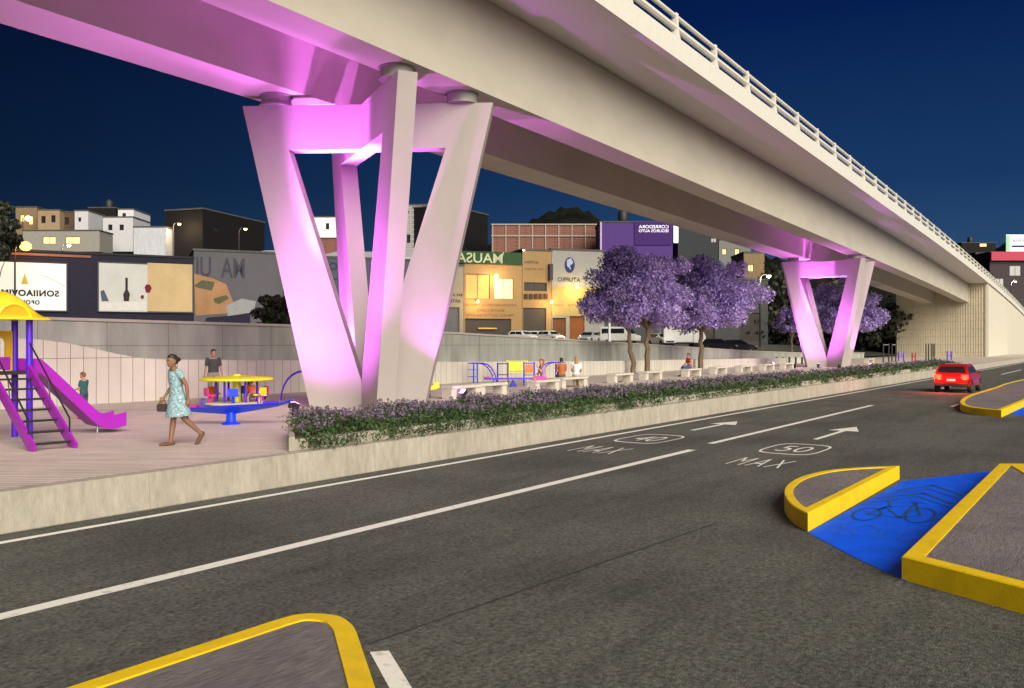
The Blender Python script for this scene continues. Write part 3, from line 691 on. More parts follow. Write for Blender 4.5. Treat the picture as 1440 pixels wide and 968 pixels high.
# ------------------------------------------------------------------ street buildings behind the wall
def FD(px): return 100 + .035 * px
class Facade:
    """a street front standing on the line between two places, with its own metres"""
    def __init__(s, px0, px1, d0=None, d1=None):
        d0 = d0 or FD(px0); d1 = d1 or FD(px1)
        s.A = C2W((px0 - 720) / FPX * d0, d0); s.B = C2W((px1 - 720) / FPX * d1, d1)
        s.u = (s.B - s.A); s.W = s.u.length; s.u.normalize(); s.n = Vector((s.u.y, -s.u.x, 0))
        if s.n.dot(Vector((fx, fy, 0))) > 0: s.n = -s.n
        s.d0, s.d1, s.px0, s.px1 = d0, d1, px0, px1
    def uz(s, px, py):
        r_ = C2W((px - 720) / FPX, 1.0); den = r_.x * s.u.y - r_.y * s.u.x; d = (s.A.x * s.u.y - s.A.y * s.u.x) / den
        p = r_ * d; return (p - s.A).dot(s.u), CAMH + (484 - py) * d / FPX
    def pt(s, u, z, out=0.0): return s.A + s.u * u + s.n * out + Vector((0, 0, z))
    def slab(s, m, u0, u1, z0, z1, o0, o1):
        m.prism([s.pt(u0, z0, o0), s.pt(u1, z0, o0), s.pt(u1, z1, o0), s.pt(u0, z1, o0)], s.n * (o1 - o0)); return m
    def wall(s, m, z0, z1, holes, depth=.35, u0=0.0, u1=None):
        u1 = s.W if u1 is None else u1
        us = sorted({u0, u1, *[h[0] for h in holes], *[h[1] for h in holes]}); zs = sorted({z0, z1, *[h[2] for h in holes], *[h[3] for h in holes]})
        us = [u for u in us if u0 <= u <= u1]; zs = [z for z in zs if z0 <= z <= z1]
        def hole(i, k):
            if i < 0 or k < 0 or i >= len(us) - 1 or k >= len(zs) - 1: return True
            cu = (us[i] + us[i + 1]) / 2; cz = (zs[k] + zs[k + 1]) / 2
            return any(h[0] < cu < h[1] and h[2] < cz < h[3] for h in holes)
        for i in range(len(us) - 1):
            for k in range(len(zs) - 1):
                if hole(i, k): continue
                a, b, c, d = (us[i], zs[k]), (us[i + 1], zs[k]), (us[i + 1], zs[k + 1]), (us[i], zs[k + 1])
                for o in (0, -depth): m.poly([s.pt(*q, o) for q in (a, b, c, d)])
                for (p, q, ii, kk) in ((a, b, i, k - 1), (b, c, i + 1, k), (c, d, i, k + 1), (d, a, i - 1, k)):
                    if hole(ii, kk): m.poly([s.pt(*p, 0), s.pt(*q, 0), s.pt(*q, -depth), s.pt(*p, -depth)])
        return m
bmats = {}
def bm_(name, col, **k):
    k.setdefault('spec', .12)
    if name not in bmats: bmats[name] = mat(name, col, **k)
    return bmats[name]
def building(label, px0, px1, ytop, wallmat, holes=(), deep=14, zb=1.6, d0=None, d1=None, roofmat=None, name='shop_building', fill=None, group=None, parapet=.5, roof_over=.15):
    f = Facade(px0, px1, d0, d1); zt = f.uz((px0 + px1) / 2, ytop)[1]
    root = thing(name, label, 'building', tuple(f.pt(f.W / 2, zb)), group)
    hs = []
    for (x0, y0, x1, y1) in [h[:4] for h in holes]:
        a = f.uz(x0, y0); b = f.uz(x1, y1); hs.append((min(a[0], b[0]), max(a[0], b[0]), max(zb - .05, min(a[1], b[1])), max(a[1], b[1])))
    m = MB(); f.wall(m, zb - .3, zt, hs)
    f.slab(m, 0, f.W, zb - .3, zt - .02, -.9, -deep)
    f.slab(m, 0, .3, zb - .3, zt - .02, -.36, -.89); f.slab(m, f.W - .3, f.W, zb - .3, zt - .02, -.36, -.89)
    m.build('wall', wallmat, root)
    m = MB(); f.slab(m, -roof_over, f.W + roof_over, zt, zt + .25, .12, -deep - .1); m.build('roof', roofmat or M['terrace'], root)
    for h, hh in zip(holes, hs):
        kind = h[4]; mt = h[5]
        m = MB(); f.slab(m, hh[0] - .0, hh[1] + .0, hh[2], hh[3], -.24, -.30); o = m.build(kind, mt, root)
        if kind == 'window':
            w_ = .07; m = MB()
            f.slab(m, hh[0], hh[1], hh[2], hh[2] + w_, -.16, -.235); f.slab(m, hh[0], hh[1], hh[3] - w_, hh[3], -.16, -.235)
            f.slab(m, hh[0], hh[0] + w_, hh[2] + w_, hh[3] - w_, -.16, -.235); f.slab(m, hh[1] - w_, hh[1], hh[2] + w_, hh[3] - w_, -.16, -.235)
            c = (hh[0] + hh[1]) / 2; f.slab(m, c - .03, c + .03, hh[2] + w_, hh[3] - w_, -.16, -.235)
            m.build('frame', M['dark_metal'], o)
    return f, root, zt
def panel(f, root, name, x0, y0, x1, y1, mt, o0=.02, o1=.14, parent=None):
    a = f.uz(x0, y0); b = f.uz(x1, y1)
    m = MB(); f.slab(m, min(a[0], b[0]), max(a[0], b[0]), min(a[1], b[1]), max(a[1], b[1]), o0, o1)
    return m.build(name, mt, parent or root)
def letters(f, root, txt, x0, y0, x1, y1, mt, out=.16, mirror=True, bold=.01, name='lettering', parent=None, spacing=1.0):
    a = f.uz(x0, y0); b = f.uz(x1, y1); m = MB(); c = f.pt((a[0] + b[0]) / 2, (a[1] + b[1]) / 2, out)
    rgt = f.u if f.u.dot(Vector((rx, ry, 0))) > 0 else -f.u
    text_on(m, txt, c, rgt, (0, 0, 1), abs(b[0] - a[0]), abs(b[1] - a[1]), mirror=mirror, bold=bold, spacing=spacing)
    return m.build(name, mt, parent or root)
def blob(f, root, name, pts, mt, out, thick=.02, parent=None):
    m = MB(); P_ = [f.pt(*f.uz(x, y), out) for x, y in pts]; m.prism(P_, f.n * thick); return m.build(name, mt, parent or root)
navy = bm_('navy_wall', (0.017, 0.016, 0.030), rough=.8)
cream = bm_('cream_wall', (0.24, 0.16, 0.08), rough=.8, var=.08)
ink = bm_('ink', (0.02, 0.02, 0.022))
# navy warehouse with two billboards
f, r_, zt = building('long navy warehouse at the left carrying two lit billboards', -60, 272, 357, navy, deep=16, roofmat=bm_('navy_roof', (0.02, 0.02, 0.025)))
panel(f, r_, 'fascia', -58, 352, 128, 363, bm_('brown_fascia', (0.20, 0.085, 0.06)))
bb = thing('billboard', 'bright white lit billboard with black mirrored lettering at the far left', 'billboard', tuple(f.pt(f.uz(30, 437)[0], f.uz(30, 437)[1], .2)))
panel(f, bb, 'frame', -42, 365, 95, 439, M['black'], .02, .25)
panel(f, bb, 'face', -40, 367, 93, 437, mat('billboard_white', (0.45, 0.45, 0.45), emit=(1.0, 0.95, 0.80), estr=.42, var=.03), .255, .27)
letters(f, bb, 'SONIIAOVIM', 2, 407, 83, 418, ink, out=.28, bold=.045, spacing=1.1)
letters(f, bb, 'OBONA', 22, 422, 56, 429, ink, out=.28, bold=.05, spacing=1.15)
blob(f, bb, 'emblem', [(30, 400), (35, 384), (40, 400)], bm_('gold', (0.55, 0.42, 0.08)), .275)
blob(f, bb, 'swoosh', curve([Vector((50, 385)), Vector((66, 390)), Vector((92, 403))], 4) + curve([Vector((92, 405)), Vector((66, 392)), Vector((50, 386))], 4) if False else [(50, 385), (66, 389), (80, 396), (92, 402), (92, 405), (80, 398), (66, 391)], bm_('pale_grey', (0.45, 0.45, 0.47)), .275)
bb = thing('billboard', 'wide pale billboard with a dark bottle and red flowers, second from the left', 'billboard', tuple(f.pt(f.uz(205, 440)[0], f.uz(205, 440)[1], .2)))
panel(f, bb, 'frame', 137, 368, 272, 441, M['black'], .02, .25)
panel(f, bb, 'face', 139, 370, 207, 439, mat('poster_grey', (0.26, 0.26, 0.25), emit=(0.85, 0.84, 0.72), estr=.20, var=.16, scale=.25), .255, .27)
panel(f, bb, 'face', 207, 370, 270, 439, mat('poster_tan', (0.28, 0.20, 0.10), emit=(0.80, 0.55, 0.24), estr=.16, var=.25, scale=.22), .255, .27)
blob(f, bb, 'bottle_picture', [(174, 424), (173, 414), (176, 408), (176, 391), (179.5, 391), (179.5, 408), (182.5, 414), (181, 424)], bm_('bottle', (0.03, 0.02, 0.02)), .275)
blob(f, bb, 'flower_picture', [(203, 404), (206, 400), (211, 401), (213, 406), (210, 412), (205, 412)], bm_('maroon', (0.12, 0.012, 0.02)), .275)
blob(f, bb, 'flower_picture', [(197, 418), (199, 415), (202, 416), (202, 420), (199, 421)], bmats['maroon'], .275)
blob(f, bb, 'box_picture', [(141, 410), (146, 408), (153, 424), (143, 424)], bm_('bluegrey', (0.06, 0.07, 0.10)), .275)
blob(f, bb, 'table_picture', [(141, 426), (205, 424), (205, 437), (141, 437)], bm_('whitish', (0.38, 0.37, 0.35), emit=(.8, .75, .7), estr=.15), .275)
# grey mural building
gm = bm_('grey_mural', (0.085, 0.082, 0.098), rough=.85, var=.10, scale=.3)
f, r_, zt = building('grey building with an orange and grey furniture mural, left of the front pier', 272.5, 398, 355, gm, deep=15)
letters(f, r_, 'MA  UI', 276, 361, 344, 392, bm_('mural_dark', (0.045, 0.042, 0.06)), out=.03, bold=.02)
om = bm_('mural_orange', (0.27, 0.15, 0.075), var=.15, scale=.4)
blob(f, r_, 'mural', [(273, 385), (300, 392), (318, 400), (330, 430), (318, 441), (275, 444)], om, .012, .02)
blob(f, r_, 'mural', [(273, 402), (284, 394), (302, 397), (298, 409), (278, 405)], bm_('mural_green', (0.07, 0.075, 0.045)), .035, .01)
blob(f, r_, 'mural', [(300, 420), (318, 415), (322, 420), (308, 428), (302, 426)], bmats['mural_green'], .035, .01)
blob(f, r_, 'mural', [(318, 430), (340, 420), (360, 424), (356, 442), (320, 446)], bm_('mural_pale', (0.22, 0.22, 0.23)), .035, .01)
blob(f, r_, 'mural', [(290, 447), (325, 444), (352, 440), (352, 456), (288, 456)], navy, .046, .01)
# pale metal canopy roof behind
def shed(label, px0, px1, y0, y1, d, mt):
    f = Facade(px0, px1, d, d); u0, z0 = f.uz(px0, y1); u1, z1 = f.uz(px1, y0)
    root = thing('shed_roof', label, 'roof', tuple(f.pt(f.W / 2, 1.8)), 'pale metal roofs behind the street')
    m = MB(); m.prism([f.pt(0, z0), f.pt(f.W, z0), f.pt(f.W * .92, z1, -8), f.pt(f.W * .1, z1, -8)], (0, 0, .2)); m.build('roof', mt, root)
    m = MB(); f.slab(m, .2, f.W - .2, 1.8, z0 - .02, -.4, -12); m.build('wall', M['black'], root)
sheet = bm_('sheet_metal', (0.42, 0.43, 0.47), rough=.45, var=.12, scale=.6, stretch=(1, 6, 1))
shed('pale metal roof above the grey mural building, left of the front pier', 342, 436, 346, 360, 128, sheet)
shed('pale metal roof seen between the legs of the front pier', 441, 600, 348, 364, 130, sheet)
# blue grey shops behind the front pier
bg_ = bm_('blue_grey_wall', (0.06, 0.07, 0.10), rough=.85, var=.12)
f, r_, zt = building('blue grey shop row seen between the legs of the front pier', 399, 600, 364, bg_, [(520, 410, 548, 470, 'doorway', M['door_dark']), (455, 405, 474, 418, 'window', M['glass_dark']), (552, 412, 590, 424, 'window', M['glass_dark']), (450, 432, 470, 452, 'window', M['glass_dark']), (552, 440, 592, 470, 'doorway', M['door_dark'])], deep=14)
letters(f, r_, 'BO', 455, 369, 474, 380, ink, out=.03, mirror=False)
panel(f, r_, 'stripe', 452, 391, 474, 394, ink, .01, .03)
# grey narrow shop
f, r_, zt = building('narrow dim shop with a grey shutter beside the yellow lit shop', 601, 652, 374, bm_('dim_cream', (0.20, 0.18, 0.14)), [(612, 432, 646, 468, 'shutter', bm_('shutter_grey', (0.09, 0.09, 0.10)))], deep=13)
letters(f, r_, 'BU AJ', 624, 413, 650, 418, ink, out=.03); letters(f, r_, 'ARTE AC', 622, 421, 648, 426, ink, out=.03)
# green sign shop
f, r_, zt = building('yellow lit shop with a long green sign band and a dark shutter', 652.6, 734, 372, cream, [(655, 385, 689, 421, 'window', bm_('window_dim', (0.40, 0.24, 0.09), emit=(1, .6, .2), estr=.12)), (695, 391, 722, 421, 'window', M['window_warm']), (654, 448, 719, 474, 'shutter', M['door_dark'])], deep=15)
gs = panel(f, r_, 'sign_board', 622, 352, 733, 373, bm_('sign_green', (0.022, 0.055, 0.024)), .02, .2)
letters(f, r_, 'MAUSA', 641, 355, 706, 371, bm_('sign_pale', (0.33, 0.36, 0.25)), out=.21, parent=gs, name='sign_lettering')
blob(f, r_, 'emblem', [(702, 366), (707, 355), (708.5, 355), (704, 366)], bmats['sign_pale'], .21, .01, parent=gs)
letters(f, r_, 'ROTULOS ELECTRICOS Y REJILLAS', 654, 427, 726, 432, bm_('brown_ink', (0.13, 0.06, 0.02)), out=.03)
letters(f, r_, 'BALATAS CLAROS', 670, 434.5, 709, 439, bmats['brown_ink'], out=.03); letters(f, r_, 'FRENOS, CLUTCH BALATAS', 655, 441.5, 723, 446, bmats['brown_ink'], out=.03)
panel(f, r_, 'awning_bar', 672, 461, 698, 463, bm_('tan', (0.5, 0.3, 0.1)), .05, .25)
def bracket_lamp(f, root, px, py, mt, label, energy=0, col=(1, .62, .2), size=.5, out=.9):
    u, z = f.uz(px, py); p = f.pt(u, z, out)
    t = thing('wall_lamp', label, 'lamp', tuple(f.pt(u, z, .02)), 'lit lamps on the street fronts')
    MB().tube([f.pt(u, z + .1, .02), f.pt(u, z + .2, out * .5), f.pt(u, z + .12, out)], .035, 8).build('arm', M['dark_metal'], t)
    MB().lathe(p - Vector((0, 0, .02)), [(.05, .14), (.16, .08), (.2, 0)], 14).build('shade', M['dark_metal'], t)
    MB().sphere(p - Vector((0, 0, .05)), size * .26, 12, 8).build('bulb', mt, t)
    if energy:
        l = bpy.data.lights.new('street_lamp_light', 'POINT'); l.energy = energy; l.color = col; l.shadow_soft_size = .3
        lo = bpy.data.objects.new('street_lamp_light', l); COL.objects.link(lo); lo.parent = t; lo.location = p - Vector((0, 0, .35)) - f.pt(u, z, .02)
bracket_lamp(f, r_, 693, 389, M['lamp_warm'], 'warm lamp between the two windows of the yellow lit shop', 900, (1, .66, .22), 1.0, 1.6)
bracket_lamp(f, r_, 668, 424, M['lamp_warm'], 'warm lamp low at the left of the yellow lit shop', 450, (1, .55, .16), .7, 1.4)
# narrow building with balcony boxes
f, r_, zt = building('narrow cream shop with a tall black doorway and a row of dark signs above', 734.6, 775.5, 353, cream, [(737, 397, 769, 410, 'window', M['door_dark']), (735.6, 433, 768, 471, 'doorway', M['door_dark'])], deep=15)
for k in range(5): panel(f, r_, 'sign_box', 736.5 + k * 7, 413.5, 741.5 + k * 7, 421, bm_('box_dark', (0.05, 0.03, 0.02)), .02, .2)
letters(f, r_, 'ALTONDA', 738, 367, 757, 371, ink, out=.03); letters(f, r_, 'VIA ROJA', 738, 377, 766, 381, bmats['brown_ink'], out=.03)
panel(f, r_, 'hanging_sign', 770.5, 372, 775, 395, bm_('sign_dark', (0.05, 0.04, 0.06)), .02, .8)
bracket_lamp(f, r_, 770, 425, M['lamp_warm'], 'warm lamp beside the black doorway of the narrow cream shop', 500, (1, .6, .2), .8, 1.6)
bracket_lamp(f, r_, 734, 352, M['lamp_white'], 'small white lamp at the top corner between the green sign and the narrow shop', 0, (1, .9, .7), .6, .8)
# corner shop with blue round logo
f, r_, zt = building('cream corner shop with a round dark blue emblem and two brown doors', 776, 850, 353, bm_('pale_wall', (0.22, 0.215, 0.21), var=.06), [(777, 447, 796, 474, 'door', bm_('brown_door', (0.10, 0.045, 0.02))), (801, 445, 822, 478, 'door', bm_('rust_door', (0.17, 0.06, 0.02)))], deep=15)
panel(f, r_, 'band', 776.6, 403, 849, 445, bm_('yellow_wall', (0.28, 0.22, 0.09)), .01, .05)
m_ = [(801 + 7.2 * math.cos(a * math.pi / 9), 373 + 11 * math.sin(a * math.pi / 9)) for a in range(18)]
blob(f, r_, 'emblem', m_, bm_('logo_blue', (0.02, 0.03, 0.10)), .03); blob(f, r_, 'emblem', [(797, 366), (803, 363), (806, 370), (801, 374), (803, 380), (797, 374)], bm_('logo_pale', (0.25, 0.3, 0.42)), .052)
letters(f, r_, 'ATUPRO', 784, 390, 816, 397, ink, out=.06); letters(f, r_, 'PINTURAS', 784, 401, 812, 403.5, bmats['tan'], out=.06); letters(f, r_, 'AUTO   CAR', 778, 428, 818, 431, bmats['brown_ink'], out=.06)
bracket_lamp(f, r_, 806, 404, M['lamp_warm'], 'warm lamp over the yellow band of the corner shop', 700, (1, .72, .25), .8, 1.6)
# dark shops behind the trees
f, r_, zt = building('dark shuttered shop row behind the purple trees', 850.6, 1080, 392, bm_('dusk_wall', (0.055, 0.055, 0.06)), [(930, 430, 965, 480, 'shutter', M['door_dark']), (975, 430, 1005, 480, 'shutter', M['door_dark']), (1040, 440, 1070, 480, 'doorway', M['door_dark'])], deep=12)

# second row and hillside houses
def house(label, px0, px1, ytop, ybase, mt, d, wins=(), group='houses above the street', wmat=None, deep=9, parapet=True, name='hillside_house', dd=0):
    f, root, zt = building(label, px0, px1, ytop, mt, [(a, b, c, e, 'window', wmat or M['glass_dark']) for a, b, c, e in wins], deep=deep, zb=CAMH + (484 - ybase) * d / FPX, d0=d, d1=d + dd, name=name, group=group)
    return f, root, zt
white_h = bm_('white_house', (0.46, 0.46, 0.49), var=.10); grey_h = bm_('grey_house', (0.25, 0.24, 0.24), var=.12); dark_h = bm_('dark_house', (0.010, 0.009, 0.010), var=.2); tan_h = bm_('tan_house', (0.20, 0.14, 0.08), var=.15)
brick_h = brick_over(bm_('brick_house', (0.20, 0.095, 0.075), var=.15), .9, .35, .05, (.75, .7, .68), axes='XZ')
house('low tan house with warm light on its wall, far left skyline', 22, 52, 292, 345, tan_h, 205, [(28, 302, 34, 312), (40, 304, 46, 316)], wmat=M['window_warm'])
house('pale tan house block next to the far left skyline house', 53, 84, 296, 345, bm_('pale_tan', (0.28, 0.20, 0.13)), 200, [(58, 304, 64, 314), (72, 303, 78, 313)])
house('dim brown house between the tan block and the small white tower', 84.5, 104, 299, 345, bm_('dim_brown', (0.09, 0.06, 0.04)), 202, [(90, 306, 97, 316)])
house('small white tower house with a pointed top on the left skyline', 105, 124, 297, 345, white_h, 196, [(110, 306, 114, 312)])
house('dark house with an antenna ball on the left skyline', 124.5, 163, 293, 345, dark_h, 204, [(140, 303, 150, 310)])
house('white stepped house, lower part, left of the dark skyline roof', 145, 187, 306, 352, white_h, 192, [(152, 316, 158, 324), (168, 316, 174, 324)])
house('white upper storey block standing behind the stepped house', 166, 188, 295, 340, bm_('white_block', (0.55, 0.55, 0.57)), 197, [(172, 300, 177, 306)])
house('long low white roofed house above the orange street lamp', 32, 140, 325, 352, bm_('long_white', (0.24, 0.23, 0.21)), 180, [(60, 333, 78, 343), (92, 333, 112, 343)], deep=6, wmat=M['window_warm'])
house('white corrugated shed above the navy warehouse', 188, 233, 320, 360, sheet, 170)
house('tall pinkish lit house block with a warm lamp, centre left skyline', 234, 284, 304, 360, bm_('pink_house', (0.26, 0.17, 0.14), var=.15), 178, [(240, 320, 246, 328), (266, 322, 274, 332)], wmat=M['window_warm'])
house('big black building on the skyline left of the front pier', 285, 372, 304, 362, dark_h, 172, [(300, 318, 308, 326), (340, 316, 350, 326)], dd=20)
house('white house with two small windows seen between the pier legs', 432, 478, 306, 350, bm_('glowing_white', (0.80, 0.80, 0.82), emit=(.8, .8, .9), estr=.12), 176, [(440, 314, 444, 323), (458, 314, 463, 323)], wmat=M['glass_dark'])  # wall colour carries a faint added glow, no lamp behind it
house('low red brick house below the white house between the pier legs', 440, 476, 336, 362, brick_h, 165)
house('grey unplastered block house behind the front pier right legs', 566, 626, 289, 362, brick_over(bm_('block_house', (0.30, 0.285, 0.29), var=.12), 1.0, .5, .06, (.6, .6, .62), axes='XZ'), 180, [(571, 296, 575, 300), (572, 330, 577, 342)])
house('tall black blank building just right of the front pier', 627, 686, 296, 360, dark_h, 176, [(678, 300, 683, 306)], dd=14)
f, r_, zt = house('long unfinished red brick building with pale concrete columns above the shops', 691, 842, 317, 362, brick_h, 172, [])
for k in range(9):
    x = 692 + k * 18.6; panel(f, r_, 'column', x, 317, x + 1.6, 361, bm_('pale_concrete', (0.30, 0.26, 0.23)), .02, .2)
panel(f, r_, 'ring_beam', 691, 331, 842, 333, bmats['pale_concrete'], .21, .26); panel(f, r_, 'ring_beam', 691, 315, 842, 317, bmats['pale_concrete'], .21, .26)
f, r_, zt = house('purple building with pale sign writing above the purple trees', 844, 946, 313, 372, bm_('purple_house', (0.07, 0.035, 0.17), var=.08), 160)
panel(f, r_, 'sign_board', 892, 312, 944, 345, bm_('purple_dark', (0.045, 0.018, 0.12)), .02, .2)
letters(f, r_, 'CORREDORA', 898, 317, 940, 321.5, bm_('sign_white', (0.7, 0.66, 0.8), emit=(.9, .85, 1), estr=.3), out=.21); letters(f, r_, 'SEGUROS AUTO', 898, 323, 940, 327, bmats['sign_white'], out=.21)
panel(f, r_, 'edge_trim', 843.6, 313, 846, 370, bm_('lilac', (0.42, 0.32, 0.55)), .21, .4)
panel(f, r_, 'lit_post', 947, 316, 953, 342, mat('lit_post', (.9, .9, .9), emit=(.95, .95, 1), estr=.9), .1, .5)
house('dark slate building right of the purple building', 953.5, 1010, 318, 380, bm_('slate_house', (0.035, 0.038, 0.045)), 166, [(1000, 335, 1008, 341)])
house('grey house with a flat white roof beside the slate building', 1011, 1056, 338, 395, bm_('dull_white', (0.16, 0.16, 0.16)), 175, [(1016, 350, 1022, 358), (1034, 350, 1040, 360)], wmat=M['window_warm'])
house('cream house with dim windows just left of the distant pier', 1046, 1075, 356, 410, tan_h, 158, [(1052, 372, 1060, 382)], wmat=M['window_warm'])
# right hand skyline beyond the ramp
house('dark house on the right skyline with a pale lit wall', 1352, 1400, 342, 400, dark_h, 330, [(1378, 342.5, 1388, 347)], wmat=M['window_warm'])
house('grey house low behind the ramp railing on the right skyline', 1372, 1420, 356, 420, bm_('dim_grey', (0.10, 0.09, 0.10)), 310, [(1380, 362, 1390, 370)], wmat=M['window_warm'])
f, r_, zt = house('dark building with a red awning and white sign at the right edge', 1392, 1470, 355, 430, bm_('dusk_house', (0.05, 0.04, 0.045)), 290, [(1420, 374, 1436, 388), (1400, 392, 1412, 402)])
panel(f, r_, 'awning', 1391, 355, 1470, 367, bm_('awning_red', (0.42, 0.06, 0.10), var=.15), .1, 1.4)
sg = thing('roof_sign', 'white rooftop sign with dark lettering at the right edge', 'sign', tuple(f.pt(f.uz(1440, 355)[0], f.uz(1440, 354)[1], -1)))
panel(f, sg, 'face', 1416, 330, 1470, 353.5, mat('sign_face', (.75, .78, .74), emit=(.85, .95, .9), estr=.42, var=.1), -.6, -.4)
panel(f, sg, 'green_end', 1416, 331, 1421, 353, bm_('mint', (0.3, 0.6, 0.35)), -.395, -.38)
letters(f, sg, 'TAQUERIA', 1424, 336, 1464, 342, bm_('sign_navy', (0.03, 0.05, 0.14)), out=-.37); panel(f, sg, 'stripe', 1424, 345, 1464, 348, bmats['sign_navy'], -.395, -.37)
# roof water tanks
for (px, py, d, lab) in ((1368, 341, 334, 'black water tank on a far roof at the right skyline'), (148, 293, 206, 'black water tank on the dark roof at the left skyline'), (878, 311, 162, 'black water tank on the purple building roof')):
    p = DP(px, py, d) + Vector((fx, fy, 0)) * 2.0
    tag(MB().lathe(p + Vector((0, 0, .26)), [(.9, 0), (.95, .2), (.95, 1.5), (.7, 1.9), (.3, 2.0), (.28, 2.15), (.05, 2.2)], 18).build('water_tank', M['black'], smooth=True), lab, 'water tank', 'roof water tanks')
# street lamps
def street_lamp(px, py, d, zb, mt, label, energy, col, bulb=.30):
    p = DP(px, py, d); zb = street_z(p.x, p.y) if d < 150 else zb - 1.5; b_ = Vector((p.x, p.y, zb))
    t = thing('street_lamp', label, 'street lamp', tuple(b_), 'lit street lamps')
    ax = Vector((rx, ry, 0))
    MB().tube([b_, b_ + Vector((0, 0, p.z - zb - .4)), p + Vector((0, 0, .15)) - ax * .6], [.12, .08, .06], 10).build('pole', M['dark_metal'], t) if False else MB().tube([b_ - ax * 1.2, Vector((b_.x, b_.y, p.z - .5)) - ax * 1.2, p - ax * .9 + Vector((0, 0, .15)), p + Vector((0, 0, .2))], [.12, .09, .06, .05], 10).build('pole', M['dark_metal'], t)
    MB().sphere(p + Vector((0, 0, .12)), .34, 12, 6, (1.3, 1, .45)).build('lamp_head', M['dark_metal'], t)
    MB().sphere(p - Vector((0, 0, max(0, bulb - .3) * .8)), bulb, 14, 10, (1.1, 1, .9)).build('bulb', mt, t)
    l = bpy.data.lights.new('lamp_light', 'POINT'); l.energy = energy; l.color = col; l.shadow_soft_size = .3
    lo = bpy.data.objects.new('lamp_light', l); COL.objects.link(lo); lo.parent = t; lo.location = p - Vector((0, 0, .5)) - b_
M['lamp_orange'] = mat('lamp_orange', (1, .6, .1), emit=(1, .42, .03), estr=12)
street_lamp(36, 344, 98, 2.2, M['lamp_orange'], 'orange street lamp over the white billboard at the far left', 3200, (1, .45, .08), .55)  # oversized bulb, its shape imitates the lamp's blurred glow
street_lamp(40, 306, 190, 6, M['lamp_warm'], 'yellow street lamp on the far left skyline', 3000, (1, .75, .25), .6)  # bulb enlarged likewise to imitate a wide soft glow
street_lamp(345, 322, 164, 6, M['lamp_warm'], 'dim warm street lamp before the big black building', 260, (1, .7, .35))
street_lamp(252, 315, 170, 6, M['lamp_warm'], 'warm street lamp before the pinkish house block', 1300, (1, .75, .4))
street_lamp(97, 345, 150, 4, M['lamp_white'], 'pale street lamp above the navy warehouse roof', 900, (1, .9, .6))
street_lamp(1081, 388, 120, 2.2, M['lamp_white'], 'white street lamp between the big purple trees and the distant pier', 1800, (1, .95, .7))
street_lamp(1428, 396, 250, 8, M['lamp_white'], 'pale street lamp behind the ramp railing at the right edge', 2500, (1, .92, .7))
